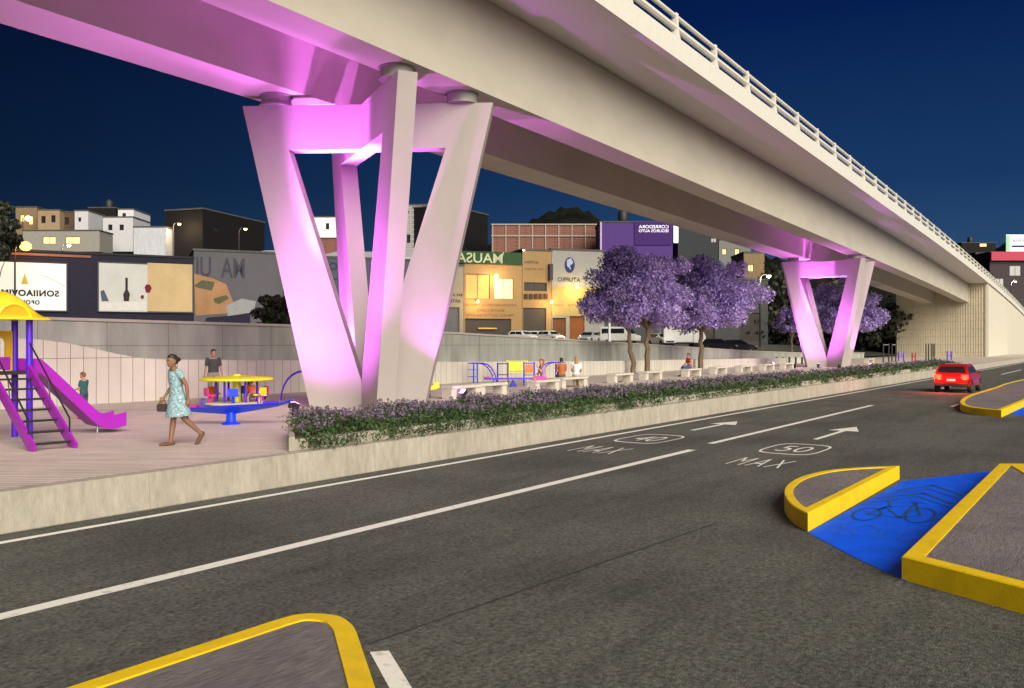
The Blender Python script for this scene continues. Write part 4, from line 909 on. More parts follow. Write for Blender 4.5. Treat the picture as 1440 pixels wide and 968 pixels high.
#PART3
# ------------------------------------------------------------------ playground
def fr(v): return Vector((rx * v[0] + fx * v[1], ry * v[0] + fy * v[1], 0))
ZU = Vector((0, 0, 1))
def play_tower():
    u = fr((.75, -.66)).normalized(); v = Vector((-u.y, u.x, 0)); v = v if v.dot(fr((.66, .75))) > 0 else -v
    top = C2W(-10.10, 17.5, PZ); c = top - u * .4
    t = thing('play_tower', 'play tower with yellow roof, purple ladder and purple slide at the left edge', 'playground tower', tuple(c))
    for (a, b, mt) in ((.37, 0, 'violet_post'), (-.37, 0, 'navy_post'), (.37, -.8, 'violet_post'), (-.37, -.8, 'violet_post')):
        p = top + v * a + u * b; MB().tube([p, p + ZU * 2.5], .065, 14).build('post', M[mt], t, smooth=True)
    MB().box(c + ZU * 1.36, (.82, .80, .06), u, v).build('platform', M['dark_metal'], t, bevel=.01)
    # roof: curved hipped shell with a brim and a round arch over the ladder
    m = MB(); rings = []
    for (h, z, ch) in ((.80, 2.44, .0), (.80, 2.48, .0), (.64, 2.52, .0), (.54, 2.60, .0), (.42, 2.75, .0), (.24, 2.92, .0), (.05, 3.02, .0)):
        q = []
        for k in range(24):
            an = 2 * math.pi * (k + .5) / 24; r_ = h / max(abs(math.cos(an)), abs(math.sin(an))) * (1 - .07 * (abs(math.sin(2 * an)) ** 3))
            q.append(c + u * (r_ * math.cos(an)) + v * (r_ * math.sin(an)) + ZU * z)
        rings.append(q)
    m.loft(rings); rf = m.build('roof', M['yellow_plastic'], t, smooth=True)
    m = MB(); a0 = c + u * .66 + ZU * 2.45; pts = [a0 + v * (.30 * math.cos(k * math.pi / 12)) + ZU * (.30 * math.sin(k * math.pi / 12)) for k in range(13)]
    m.prism(pts, -u * .3); m.build('arch_infill', M['amber_plastic'], rf)
    MB().tube([p + u * .005 for p in pts], .035, 8).build('arch_rim', M['yellow_plastic'], rf, smooth=True)
    # back panel with an arched opening
    b0 = top - u * .80; f_out = [(-.30, 1.40), (.30, 1.40), (.30, 2.25), (-.30, 2.25)]
    m = MB(); P = lambda y, z, o=0: b0 + v * y + ZU * z + u * o
    for sg in (-1, 1): m.prism([P(sg * .31, 1.40), P(sg * .17, 1.40), P(sg * .17, 1.95), P(sg * .31, 1.95)], u * .05)
    top_ = [P(.31, 1.951), P(.31, 2.22), P(-.31, 2.22), P(-.31, 1.951)] + [P(.17 * math.cos(a), 1.951 + .17 * math.sin(a)) for a in [math.pi * (1 - k / 10) for k in range(11)]]
    m.prism(top_, u * .05); pn = m.build('arch_panel', M['amber_plastic'], t)
    for sg in (-1, 1): MB().lathe(P(sg * .22, 2.0, .0), [(.001, 0), (.045, 0), (.045, .01)], 12).build('round_window', M['pale'] if 'pale' in M else M['bench'], pn)
    MB().box(P(0, 1.55, .08), (.03, .5, .26), u, v).build('barrier', M['purple_plastic'], t, bevel=.008)
    # ladder
    run = 2.25; bot = top + u * run
    for sg in (-1, 1):
        a = top + v * (sg * .36) + ZU * 1.42; b = bot + v * (sg * .36); d = (b - a).normalized(); nn = v.cross(d).normalized()
        m = MB(); hw = .12
        m.prism([a + nn * hw - v * .03, b + nn * hw - v * .03 + d * .05, b - nn * hw - v * .03 + d * .02 , a - nn * hw - v * .03], v * .06); m.build('stringer', M['purple_plastic'], t, bevel=.012)
        m = MB(); r0 = a + ZU * .62 - u * .05; r1 = b + ZU * .55 - u * .25
        m.tube([a + ZU * .05, r0, r1, b - u * .25 + ZU * .15], .017, 8); m.tube([a.lerp(b, .5), r0.lerp(r1, .5)], .012, 6); m.build('handrail', M['dark_metal'], t, smooth=True)
    for k in range(7):
        q = (k + .6) / 7.2; p = (top + ZU * 1.36).lerp(bot, q); MB().box(p, (.16, .66, .035), u, v).build('rung', M['dark_metal'], t, bevel=.006)
    # slide
    st = c + v * .40 + ZU * 1.40; prof = [(0, 0), (.16, -.01), (.32, -.10), (1.26, -1.05), (1.46, -1.20), (1.72, -1.26), (2.0, -1.21)]
    m = MB(); rings = []
    for i, (s_, z) in enumerate(curve([Vector((a, b, 0)) for a, b in prof], 4) and [(q.x, q.y) for q in curve([Vector((a, b, 0)) for a, b in prof], 4)]):
        p = st + v * s_ + ZU * z; w_ = .33; h_ = .25
        rings.append([p + u * w_ + ZU * h_, p + u * (w_ - .04) + ZU * h_, p + u * (w_ - .05) + ZU * .03, p - u * (w_ - .05) + ZU * .03, p - u * (w_ - .04) + ZU * h_, p - u * w_ + ZU * h_, p - u * w_ - ZU * .05, p + u * w_ - ZU * .05])
    m.loft(rings); m.build('slide', M['purple_plastic'], t, smooth=True)
    p = st + v * 1.5 + ZU * -1.2; MB().tube([p, Vector((p.x, p.y, PZ))], .03, 8).build('slide_leg', M['steel'], t)
    return t
M['pale'] = mat('pale', (0.7, 0.62, 0.4))
play_tower()
def rocker():
    d = 1224 * 1.95 / 113; c = C2W((325 - 720) / FPX * d, d, PZ); a = fr((1, .06)).normalized(); b = Vector((-a.y, a.x, 0))
    t = thing('rocking_board', 'wide blue rocking seesaw board on a single pedestal, beside the walking woman', 'seesaw', tuple(c))
    MB().lathe(c, [(.22, 0), (.22, .03), (.12, .07), (.11, .30), (.16, .36)], 18).build('pedestal', M['blue_plastic'], t, smooth=True)
    rings = []
    for s in [-1.28, -1.1, -.8, -.4, -.12, .12, .4, .8, 1.12, 1.34, 1.46]:
        q = abs(s) / 1.4; ztop = .455 + s * .045 + (.10 * max(0, s - 1.2) / .26); th = .035 + .15 * max(0, 1 - q * 1.15); w_ = .30 - .12 * q
        p = c + a * s
        rings.append([p + b * w_ + ZU * ztop, p - b * w_ + ZU * ztop, p - b * w_ * .9 + ZU * (ztop - .03), p - b * .05 + ZU * (ztop - th - .03), p + b * .05 + ZU * (ztop - th - .03), p + b * w_ * .9 + ZU * (ztop - .03)])
    MB().loft(rings).build('board', M['blue_plastic'], t, bevel=.008)
    for s in (-.95, .95):
        p = c + a * s + ZU * (.46 + s * .045); MB().box(p + ZU * .03, (.34, .36, .05), a, b).build('seat', M['magenta_plastic'] if s < 0 else M['violet_post'], t, bevel=.015)
        MB().tube([p - a * (.28 * s / abs(s)) + b * .14, p - a * (.28 * s / abs(s)) + b * .14 + ZU * .20, p - a * (.28 * s / abs(s)) - b * .14 + ZU * .20, p - a * (.28 * s / abs(s)) - b * .14], .015, 6).build('handle', M['violet_post'], t)
rocker()
def carousel():
    d = 27.5; c = C2W((333 - 720) / FPX * d, d, PZ)
    t = thing('carousel', 'small playground carousel with a yellow ring table and blue posts', 'carousel', tuple(c))
    n = 40; m = MB(); prof = [(1.08, .80), (1.13, .83), (1.12, .87), (1.05, .90), (.30, .94), (.22, .92), (.24, .87), (1.0, .83)]
    m.loft([[c + Vector((r_ * math.cos(2 * math.pi * k / n), r_ * math.sin(2 * math.pi * k / n), z)) for r_, z in prof] for k in range(n)] + [[c + Vector((r_, 0, z)) for r_, z in prof]], cap=False); m.build('ring_table', M['lime_plastic'], t, smooth=True)
    MB().lathe(c, [(.14, .1), (.12, .5), (.15, .93), (.08, 1.0)], 16).build('centre_post', M['lime_plastic'], t, smooth=True)
    MB().lathe(c, [(.98, .06), (1.0, .08), (1.0, .11), (.95, .13)], 32).build('platform', M['bench'], t, smooth=True)
    for k in range(6):
        an = k * math.pi / 3 + .3; p = c + Vector((.62 * math.cos(an), .62 * math.sin(an), 0)); MB().tube([p + ZU * .12, p + ZU * .86], .035, 8).build('post', M['violet_post'], t, smooth=True)
        p = c + Vector((.86 * math.cos(an + .5), .86 * math.sin(an + .5), .36)); ax = Vector((math.cos(an + .5), math.sin(an + .5), 0))
        m = MB(); m.box(p, (.26, .34, .05), ax, Vector((-ax.y, ax.x, 0))); m.box(p + ax * .12 + ZU * .12, (.04, .34, .22), ax, Vector((-ax.y, ax.x, 0))); m.box(p - ZU * .13, (.08, .08, .2))
        m.build('seat', M[['blue_plastic', 'orange_plastic', 'magenta_plastic', 'blue_plastic', 'yellow_plastic', 'magenta_plastic'][k]], t, bevel=.012)
    return c
car_c = carousel()
def climbing_arch(px, d, label, flip=1, ball=None):
    c = C2W((px - 720) / FPX * d, d, PZ); a = fr((flip, .25)).normalized(); b = Vector((-a.y, a.x, 0))
    t = thing('monkey_bars', label, 'climbing frame', tuple(c), 'small blue climbing frames')
    for sg in (-1, 1):
        arc = [c + b * (.3 * sg) + a * (-.55 + .75 * (1 - math.cos(k * math.pi / 12))) + ZU * (1.0 * math.sin(k * math.pi / 12)) for k in range(7)] + [c + b * (.3 * sg) + a * .75 + ZU * 1.0]
        MB().tube(arc, .028, 8).build('side_rail', M['violet_post'], t, smooth=True)
        MB().tube([c + b * (.3 * sg) + a * .45, c + b * (.3 * sg) + a * .45 + ZU * 1.0], .03, 8).build('post', M['blue_plastic'], t, smooth=True)
    for k in range(5):
        an = (k + .7) * math.pi / 12; p = c + a * (-.55 + .75 * (1 - math.cos(an))) + ZU * math.sin(an); MB().tube([p - b * .3, p + b * .3], .018, 6).build('rung', M['blue_plastic'], t)
    for z in (.35, .68): MB().tube([c + a * .45 - b * .3 + ZU * z, c + a * .45 + b * .3 + ZU * z, c + a * .78 + b * .3 + ZU * z], .018, 6).build('bar', M['blue_plastic'], t)
    if ball: MB().sphere(c + a * .88 + ZU * .42, .15, 14, 9).build('ball', M['orange_plastic'], t, smooth=True)
    return t
climbing_arch(418, 30.5, 'blue climbing arch with an orange ball, left of the front pier', 1, True)
climbing_arch(681, 43, 'blue curved climbing arch right of the front pier, near the pale wall', -1)
climbing_arch(772, 45, 'blue climbing frame just behind the woman in pink', 1)
def spring_rider(px, d, label, mt, yaw):
    c = C2W((px - 720) / FPX * d, d, PZ); a = Vector((math.cos(yaw), math.sin(yaw), 0)); b = Vector((-a.y, a.x, 0))
    t = thing('spring_rider', label, 'spring rider', tuple(c), 'spring riders')
    MB().tube([c + Vector((.09 * math.cos(k * .7), .09 * math.sin(k * .7), .02 + k * .009)) for k in range(36)], .014, 6).build('spring', M['dark_metal'], t)
    body = [(-.42, .38), (-.36, .62), (-.24, .58), (-.15, .50), (.10, .50), (.18, .74), (.32, .80), (.44, .68), (.34, .60), (.30, .40), (.1, .32), (-.2, .32)]
    MB().prism([c + a * x + ZU * z - b * .06 for x, z in body], b * .12).build('body', M[mt], t, bevel=.015)
    MB().box(c - a * .03 + ZU * .52, (.3, .22, .05), a, b).build('seat', M['red_plastic'], t, bevel=.012)
    MB().tube([c + a * .2 + b * .2 + ZU * .66, c + a * .2 - b * .2 + ZU * .66], .018, 8).build('handle', M['dark_metal'], t)
spring_rider(443, 29.5, 'yellow spring rider at the foot of the front pier left leg', 'yellow_plastic', 1.0)
spring_rider(602, 31.0, 'lime yellow spring rider right of the front pier', 'lime_plastic', 2.4)
def play_bars(px, d, label, hs, wd, mt, panelm=None):
    c = C2W((px - 720) / FPX * d, d, PZ); a = fr((1, .2)).normalized(); b = Vector((-a.y, a.x, 0))
    t = thing('climbing_bars', label, 'climbing frame', tuple(c), 'upright play frames')
    for sg in (-1, 1): MB().tube([c + a * (sg * wd / 2), c + a * (sg * wd / 2) + ZU * hs], .035, 8).build('post', M[mt], t, smooth=True)
    for q in (.45, .95): MB().tube([c - a * wd / 2 + ZU * hs * q, c + a * wd / 2 + ZU * hs * q], .025, 8).build('bar', M[mt], t, smooth=True)
    if panelm: MB().box(c + ZU * hs * .72, (wd * .8, .04, hs * .36), a, b).build('panel', M[panelm], t, bevel=.01)
play_bars(707, 42, 'plain blue play frame between the curved arch and the lime panel', 1.05, .5, 'navy_post')
play_bars(727, 43.5, 'play frame with a lime yellow panel left of the woman in pink', 1.15, 1.05, 'lime_plastic', 'lime_plastic')
play_bars(744, 41, 'blue play frame with an orange panel beside the woman in pink', 1.1, .5, 'blue_plastic', 'orange_plastic')
c = C2W((722 - 720) / FPX * 39.5, 39.5, PZ); a = fr((1, .22)).normalized(); b = Vector((-a.y, a.x, 0))
t = thing('seesaw', 'long violet seesaw beam lying in front of the blue play frames', 'seesaw', tuple(c))
MB().box(c + ZU * .38, (2.7, .16, .08), a, b).build('beam', M['violet_post'], t, bevel=.015); MB().prism([c - a * .2, c + a * .2, c + ZU * .33], b * .14).build('stand', M['navy_post'], t, bevel=.01)
for s in (-1.2, 1.2): MB().box(c + a * s + ZU * .45, (.3, .3, .05), a, b).build('seat', M['magenta_plastic'], t, bevel=.01)
# outdoor gym by the abutment
def gym(px, d, label, hs, wd, mt, top=True):
    c = C2W((px - 720) / FPX * d, d, PZ); a = fr((1, .3)).normalized(); b = Vector((-a.y, a.x, 0))
    t = thing('exercise_station', label, 'exercise equipment', tuple(c), 'outdoor exercise stations by the abutment')
    for sg in (-1, 1): MB().tube([c + a * (sg * wd / 2), c + a * (sg * wd / 2) + ZU * hs], .07, 10).build('post', M[mt], t, smooth=True)
    MB().tube([c - a * wd / 2 + ZU * hs * .93, c + a * wd / 2 + ZU * hs * .93], .035, 8).build('bar', M['steel'], t)
    if not top: MB().box(c + ZU * hs * .55, (wd * .7, .3, .06), a, b).build('seat', M[mt], t, bevel=.01)
gym(1246, 92, 'black and lime exercise bars nearest the far purple tree', 2.0, .7, 'black'); gym(1257, 96, 'second black exercise bars, just right of the first ones by the far purple tree', 2.0, .5, 'black')
gym(1267, 100, 'low violet exercise station in front of the abutment', 1.0, .7, 'violet_post', False); gym(1285, 96, 'short dark red exercise station in front of the abutment', 1.0, .4, 'car_red', False)
gym(1304, 98, 'tall black exercise posts, left pair in front of the abutment', 2.0, .35, 'black'); gym(1312, 99, 'tall black exercise posts, right pair in front of the abutment', 2.0, .3, 'black')
gym(1335, 104, 'violet exercise bench rightmost in front of the abutment', 1.1, .6, 'violet_post', False)
# row of short dark posts on the plaza left of the distant pier
for i, px in enumerate(range(1092, 1150, 9)):
    p = C2W((px - 720) / FPX * 84, 84, PZ)
    tag(MB().lathe(p, [(.09, 0), (.09, .55), (.10, .56), (.10, .66), (.06, .7), (.02, .71)], 10).build('bollard', M['black'], smooth=True), 'short black bollard in the row left of the distant pier', 'bollard', 'row of black bollards')

# ------------------------------------------------------------------ people
def remesh(mb, voxel, name, mt, parent, smooth_iter=6):
    me = bpy.data.meshes.new('tmp'); me.from_pydata([tuple(p) for p in mb.v], [], mb.f)
    bm = bmesh.new(); bm.from_mesh(me); bmesh.ops.recalc_face_normals(bm, faces=bm.faces); bm.to_mesh(me); bm.free()
    ob = bpy.data.objects.new('tmp', me); COL.objects.link(ob)
    md = ob.modifiers.new('r', 'REMESH'); md.mode = 'VOXEL'; md.voxel_size = voxel
    s2 = ob.modifiers.new('s', 'SMOOTH'); s2.iterations = smooth_iter; s2.factor = .5
    bpy.context.view_layer.update()
    out = bpy.data.meshes.new_from_object(ob.evaluated_get(bpy.context.evaluated_depsgraph_get()))
    COL.objects.unlink(ob); bpy.data.objects.remove(ob); bpy.data.meshes.remove(me)
    out.name = name; out.materials.clear(); out.materials.append(mt)
    out.polygons.foreach_set('use_smooth', [True] * len(out.polygons))
    o = bpy.data.objects.new(name, out); COL.objects.link(o); o.parent = parent
    return o
def seglimb(m, pts, rs, n=12):
    P_, R_ = [], []
    for i in range(len(pts) - 1):
        a, b = Vector(pts[i]), Vector(pts[i + 1])
        for k in range(4):
            t = k / 4; P_.append(a.lerp(b, t)); R_.append((rs[i] + (rs[i + 1] - rs[i]) * t))
    P_.append(Vector(pts[-1])); R_.append(rs[-1]); m.tube(P_, R_, n)
    for p, r in zip(pts, rs): m.sphere(p, r * .98, 10, 6)
def ringloft(m, spine, n=16):                # spine: (point, half width, half depth, side axis)
    rings = []
    for i, (p, w_, d_, sd) in enumerate(spine):
        p = Vector(p); a = spine[min(i + 1, len(spine) - 1)][0]; b = spine[max(i - 1, 0)][0]; t = (Vector(a) - Vector(b)).normalized()
        sd = Vector(sd).normalized(); f = sd.cross(t).normalized()
        rings.append([p + sd * (w_ * math.cos(2 * math.pi * k / n)) + f * (d_ * math.sin(2 * math.pi * k / n)) for k in range(n)])
    m.loft(rings)
def hand(m, wrist, d, side, s, curl=.5):
    d = Vector(d).normalized(); side = Vector(side); side = (side - d * side.dot(d)).normalized(); pn = d.cross(side)
    w0 = Vector(wrist); m.sphere(w0 + d * .045 * s, .040 * s, 10, 6); m.sphere(w0 + d * .075 * s + side * .008 * s, .036 * s, 10, 6); seglimb(m, [w0, w0 + d * .05 * s], [.026 * s, .03 * s], 10)
    for k, (o, L) in enumerate(((.027, .070), (.009, .080), (-.009, .074), (-.026, .058))):
        b0 = w0 + d * .085 * s + side * o * s; b1 = b0 + (d + pn * curl * .5) * L * .5 * s; b2 = b1 + (d * .6 + pn * curl) * L * .5 * s; seglimb(m, [b0, b1, b2], [.0095 * s, .0085 * s, .007 * s], 8)
    t0 = w0 + d * .03 * s + side * .028 * s; t1 = t0 + (d * .6 + side * .8) * .04 * s; seglimb(m, [t0, t1, t1 + d * .03 * s], [.012 * s, .011 * s, .009 * s], 8)
SKIN = {}
def skin(n, c):
    if n not in SKIN: SKIN[n] = mat('skin_' + n, c, rough=.55, var=.06, scale=8)
    return SKIN[n]
DEF = dict(pel=(0, 0, .95), chest=(0, 0, 1.25), neck=(0, 0, 1.45), head=(.02, 0, 1.60), hipw=.09, shw=.175,
           kL=(.02, .10, .50), aL=(-.02, .10, .08), kR=(.02, -.10, .50), aR=(-.02, -.10, .08), eL=(-.02, .23, 1.13), wL=(.06, .24, .88), eR=(-.02, -.23, 1.13), wR=(.06, -.24, .88), footL=(1, .1, 0), footR=(1, -.1, 0), yaw_head=0, turn=0)
def person(label, loc, yaw, clothes, hairstyle='short', pose=None, scale=1.0, voxel=.014, group=None, skinm=None, hairm=None, female=False, shoes=None):
    p = dict(DEF); p.update(pose or {}); V_ = {k: Vector(v) for k, v in p.items() if isinstance(v, tuple)}
    root = thing('person', label, 'person', tuple(loc), group); root.rotation_euler = (0, 0, yaw); root.scale = (scale,) * 3
    side = Vector((math.sin(-p['turn']), math.cos(p['turn']), 0)); sh = V_['chest'].lerp(V_['neck'], .78); up = (V_['neck'] - V_['pel']).normalized()
    sL = sh + side * p['shw']; sR = sh - side * p['shw']; hL = V_['pel'] + Vector((0, p['hipw'], -.02)); hR = V_['pel'] - Vector((0, p['hipw'], .02))
    fem = female; wst = .118 if fem else .140
    tor = [(V_['pel'] - up * .09, .10, .09, side), (V_['pel'], .165 if fem else .158, .118, side), (V_['pel'].lerp(V_['chest'], .45), wst, .095, side), (V_['chest'], .15, .112, side), (V_['chest'].lerp(V_['neck'], .55), .165, .105, side), (V_['chest'].lerp(V_['neck'], .82), .135, .08, side), (V_['neck'], .06, .058, side)]
    m = MB(); ringloft(m, tor); seglimb(m, [V_['neck'] - up * .04, V_['head'] - Vector((.01, 0, .06))], [.056, .052])
    yh = p['yaw_head']; hf = Vector((math.cos(yh), math.sin(yh), 0)); hs = Vector((-hf.y, hf.x, 0)); H = V_['head']
    def hp(a, b, c): return H + hf * a + hs * b + Vector((0, 0, c))
    rings = []
    for (z, a0, a1, w_) in ((-.115, -.01, .085, .03), (-.10, -.045, .092, .048), (-.06, -.075, .095, .062), (-.02, -.092, .098, .071), (.03, -.100, .100, .075), (.07, -.095, .088, .070), (.10, -.07, .06, .05), (.115, -.03, .02, .02)):
        cx_, rx_ = (a0 + a1) / 2, (a1 - a0) / 2
        rings.append([hp(cx_ + rx_ * math.cos(2 * math.pi * k / 16), w_ * math.sin(2 * math.pi * k / 16), z) for k in range(16)])
    m.loft(rings)
    m.loft([[hp(.088, .012, .012), hp(.088, -.012, .012), hp(.104, 0, .012)], [hp(.092, .018, -.03), hp(.092, -.018, -.03), hp(.122, 0, -.028)], [hp(.085, .01, -.04), hp(.085, -.01, -.04), hp(.098, 0, -.042)]])
    m.sphere(hp(.092, 0, -.062), .016, 8, 5, (.6, 1.3, .45)); m.sphere(hp(.092, 0, -.074), .016, 8, 5, (.6, 1.1, .45))
    for sg in (-1, 1): m.sphere(hp(-.005, .077 * sg, -.015), .024, 8, 6, (.9, .45, 1.3))
    for (h_, k_, a_, ft) in ((hL, V_['kL'], V_['aL'], V_['footL']), (hR, V_['kR'], V_['aR'], V_['footR'])):
        sd2 = (k_ - h_); seglimb(m, [h_, h_.lerp(k_, .5), k_, k_.lerp(a_, .35), a_], [.088, .074, .054, .054, .037])
        f_ = ft.normalized(); seglimb(m, [a_ - Vector((0, 0, .03)) - f_ * .04, a_ + f_ * .10 - Vector((0, 0, .045)) + Vector((0, 0, f_.z * .02)), a_ + f_ * .165 - Vector((0, 0, .055))], [.036, .034, .024])
    for (s_, e_, w_, sg) in ((sL, V_['eL'], V_['wL'], 1), (sR, V_['eR'], V_['wR'], -1)):
        seglimb(m, [s_, s_.lerp(e_, .5), e_, e_.lerp(w_, .35), w_], [.052, .045, .037, .037, .025]); hand(m, w_, w_ - e_, Vector((1, 0, .2)) if abs((w_ - e_).normalized().x) < .7 else Vector((0, -sg, .3)), 1.0)
    sk = skinm or skin('tan', (.30, .16, .10)); remesh(m, voxel, 'body', sk, root)
    m = MB()
    for sg in (-1, 1): m.sphere(hp(.093, .031 * sg, .012), .010, 8, 5)
    remesh(m, .004, 'eyes', M['black'], root, 0)
    # hair
    hm = hairm or M['hair_dark']; m = MB(); rings = []
    for (z, a0, a1, w_) in ((-.055, -.098, -.03, .066), (-.02, -.112, -.005, .082), (.03, -.118, .02, .088), (.06, -.116, .092, .086), (.095, -.10, .095, .076), (.125, -.06, .05, .05), (.135, -.02, .01, .02)):
        cx_, rx_ = (a0 + a1) / 2, (a1 - a0) / 2
        rings.append([hp(cx_ + rx_ * math.cos(2 * math.pi * k / 16), w_ * math.sin(2 * math.pi * k / 16), z) for k in range(16)])
    m.loft(rings)
    if hairstyle == 'bun': m.sphere(hp(-.135, 0, .03), .045, 10, 7)
    if hairstyle == 'long':
        m.loft([[hp(-.06 + .06 * math.cos(2 * math.pi * k / 12), .085 * math.sin(2 * math.pi * k / 12), z) for k in range(12)] for z in (.06, -.05, -.16)] + [[hp(-.075 + .045 * math.cos(2 * math.pi * k / 12), .075 * math.sin(2 * math.pi * k / 12), -.27) for k in range(12)]])
    if hairstyle != 'bald': remesh(m, voxel, 'hair', hm, root, 4)
    # clothes
    g_ = .016
    for kind, mt in clothes:
        m = MB()
        if kind in ('shirt', 'tank', 'dress'):
            ringloft(m, [(q, w_ + g_, d_ + g_, s_) for q, w_, d_, s_ in tor[(2 if kind == 'dress' else 1):6]])
            if kind != 'tank':
                for (s_, e_) in ((sL, V_['eL']), (sR, V_['eR'])): seglimb(m, [s_, s_.lerp(e_, .35 if kind == 'dress' else .62)], [.064, .062])
        if kind == 'dress':
            a = V_['pel'].lerp(V_['chest'], .5); mid = (V_['kL'] + V_['kR']) / 2; bt = V_['pel'].lerp(mid, .88) if abs(mid.x - V_['pel'].x) < .25 else V_['pel'].lerp(mid, .8)
            sp = []
            for t, w_, d_ in ((0, .135, .112), (.18, .16, .13), (.45, .20, .165), (.75, .235, .20), (1, .255, .235)): sp.append((a.lerp(bt, t), w_, d_, side))
            ringloft(m, sp, 20)
        if kind == 'trousers' or kind == 'shorts':
            ringloft(m, [(q, w_ + g_ * 1.1, d_ + g_ * 1.1, s_) for q, w_, d_, s_ in tor[0:2]] + [(V_['pel'].lerp(V_['chest'], .25), .155, .118, side)])
            for (h_, k_, a_) in ((hL, V_['kL'], V_['aL']), (hR, V_['kR'], V_['aR'])):
                if kind == 'trousers': seglimb(m, [h_, h_.lerp(k_, .5), k_, k_.lerp(a_, .4), a_ + (k_ - a_) * .06], [.102, .090, .071, .068, .058])
                else: seglimb(m, [h_, h_.lerp(k_, .5), h_.lerp(k_, .85)], [.104, .094, .082])
        remesh(m, voxel, kind, mt, root, 3)
    if shoes:
        for (a_, ft) in ((V_['aL'], V_['footL']), (V_['aR'], V_['footR'])):
            m = MB(); f_ = ft.normalized(); seglimb(m, [a_ - Vector((0, 0, .035)) - f_ * .045, a_ + f_ * .10 - Vector((0, 0, .045)), a_ + f_ * .18 - Vector((0, 0, .055))], [.045, .042, .032])
            remesh(m, voxel, 'shoe', shoes, root, 2)
    return root
M['hair_dark'] = mat('hair_dark', (.022, .015, .012), rough=.5, var=.3); M['hair_brown'] = mat('hair_brown', (.12, .055, .025), rough=.5, var=.3); M['hair_auburn'] = mat('hair_auburn', (.20, .06, .025), rough=.5, var=.3); M['hair_fair'] = mat('hair_fair', (.30, .16, .06), rough=.5, var=.3)
def cloth(n, c, var=.12, scale=14): return mat(n, c, rough=.85, var=var, scale=scale)
def pxz(px, d): return C2W((px - 720) / FPX * d, d, PZ)
LFT = TH + R(90); TOC = TH + R(180)          # facing the left of the view / facing the viewpoint
teal = cloth('teal_dress', (.24, .36, .40), .75, 26)
br = skin('brown', (.21, .105, .06))
ww = person('woman in a short teal patterned dress walking to the left, beside the blue rocking board', pxz(249, 16.75), LFT + R(42), [('dress', teal)], 'bun',
       dict(pel=(0, 0, .93), chest=(.03, 0, 1.22), neck=(.05, 0, 1.43), head=(.09, 0, 1.575), kR=(.04, -.06, .50), aR=(.10, -.055, .075), kL=(-.10, .09, .50), aL=(-.42, .10, .20), footL=(.55, .05, -.80), footR=(1, -.05, 0), eR=(.0, -.22, 1.12), wR=(.16, -.20, .90), eL=(-.09, .23, 1.12), wL=(-.12, .22, .86), yaw_head=.25), 1.03, .011, None, br, M['hair_dark'], True, mat('sandal', (.10, .045, .02)))
ha = ww.location + Matrix.Rotation(LFT + R(42), 3, 'Z') @ Vector((.20, -.20, .70)) * 1.03
t = thing('handbag', 'small dark handbag held by the walking woman', 'handbag', tuple(ha))
MB().box(ha, (.20, .09, .15), (math.cos(LFT), math.sin(LFT), 0), (-math.sin(LFT), math.cos(LFT), 0)).build('bag', mat('bag_leather', (.035, .02, .022)), t, bevel=.02)
MB().tube([ha + Vector((math.cos(LFT), math.sin(LFT), 0)) * x + ZU * z for x, z in ((-.07, .07), (-.05, .13), (0, .16), (.05, .13), (.07, .07))], .008, 6).build('handle', M['rubber'], t)
person('man in a dark grey shirt standing behind the carousel', pxz(300, 28.9), TOC + R(25), [('shirt', cloth('charcoal_shirt', (.035, .037, .042))), ('trousers', cloth('grey_trousers', (.22, .19, .17)))], 'short', dict(wL=(.08, .27, .86), wR=(.06, -.27, .88)), 1.03, .013, None, skin('tan', (.30, .16, .10)), M['hair_dark'], False, M['black'])
person('child in a dark teal top standing behind the purple slide', pxz(118, 22.6), LFT + R(-10), [('shirt', cloth('teal_shirt', (.02, .09, .10))), ('trousers', cloth('child_trousers', (.05, .06, .09)))], 'short', dict(head=(.05, 0, 1.62), eL=(.05, .2, 1.15), wL=(.22, .18, 1.1), eR=(.05, -.2, 1.15), wR=(.22, -.18, 1.08)), .70, .016, None, skin('light', (.42, .22, .14)), M['hair_auburn'], False, M['red_plastic'])
SIT = dict(pel=(0, 0, .55), chest=(.03, 0, .86), neck=(.05, 0, 1.06), head=(.08, 0, 1.21), kL=(.43, .10, .53), aL=(.46, .11, .09), kR=(.43, -.10, .53), aR=(.46, -.11, .09), eL=(.10, .22, .76), wL=(.30, .13, .66), eR=(.10, -.22, .76), wR=(.30, -.13, .66))
def sit(**k): d = dict(SIT); d.update(k); return d
cc_ = car_c + Vector((0, 0, 0)); an = 0
person('child in an orange top sitting on the carousel', pxz(354, 27.3), TOC + R(-20), [('shirt', cloth('orange_shirt', (.62, .10, .02))), ('shorts', cloth('child_shorts', (.08, .05, .05)))], 'short', sit(), .62, .016, None, skin('tan', (0, 0, 0)), M['hair_dark'])
q = bench_w + Vector((0, 0, 0))
person('woman with auburn hair in a lilac top and pink skirt sitting on a bench', tuple(bench_w + Vector((.0, -.18, 0)) + fr((-.15, 0))), LFT + R(25), [('shirt', cloth('lilac_top', (.34, .20, .34))), ('dress', cloth('pink_skirt', (.55, .06, .30)))][:1] + [('shorts', cloth('pink_shorts', (.55, .06, .32)))], 'long', sit(eL=(.2, .2, .80), wL=(.30, .10, 1.0)), 1.0, .015, None, skin('light', (0, 0, 0)), M['hair_auburn'], True, M['black'])
person('dark haired person in an orange top sitting with back turned on a bench', tuple(bench_c + fr((-.42, 0))), TH + R(10), [('shirt', cloth('rust_shirt', (.34, .10, .03))), ('trousers', cloth('olive_trousers', (.09, .09, .05)))], 'short', sit(), 1.0, .015, None, skin('tan', (0, 0, 0)), M['hair_dark'])
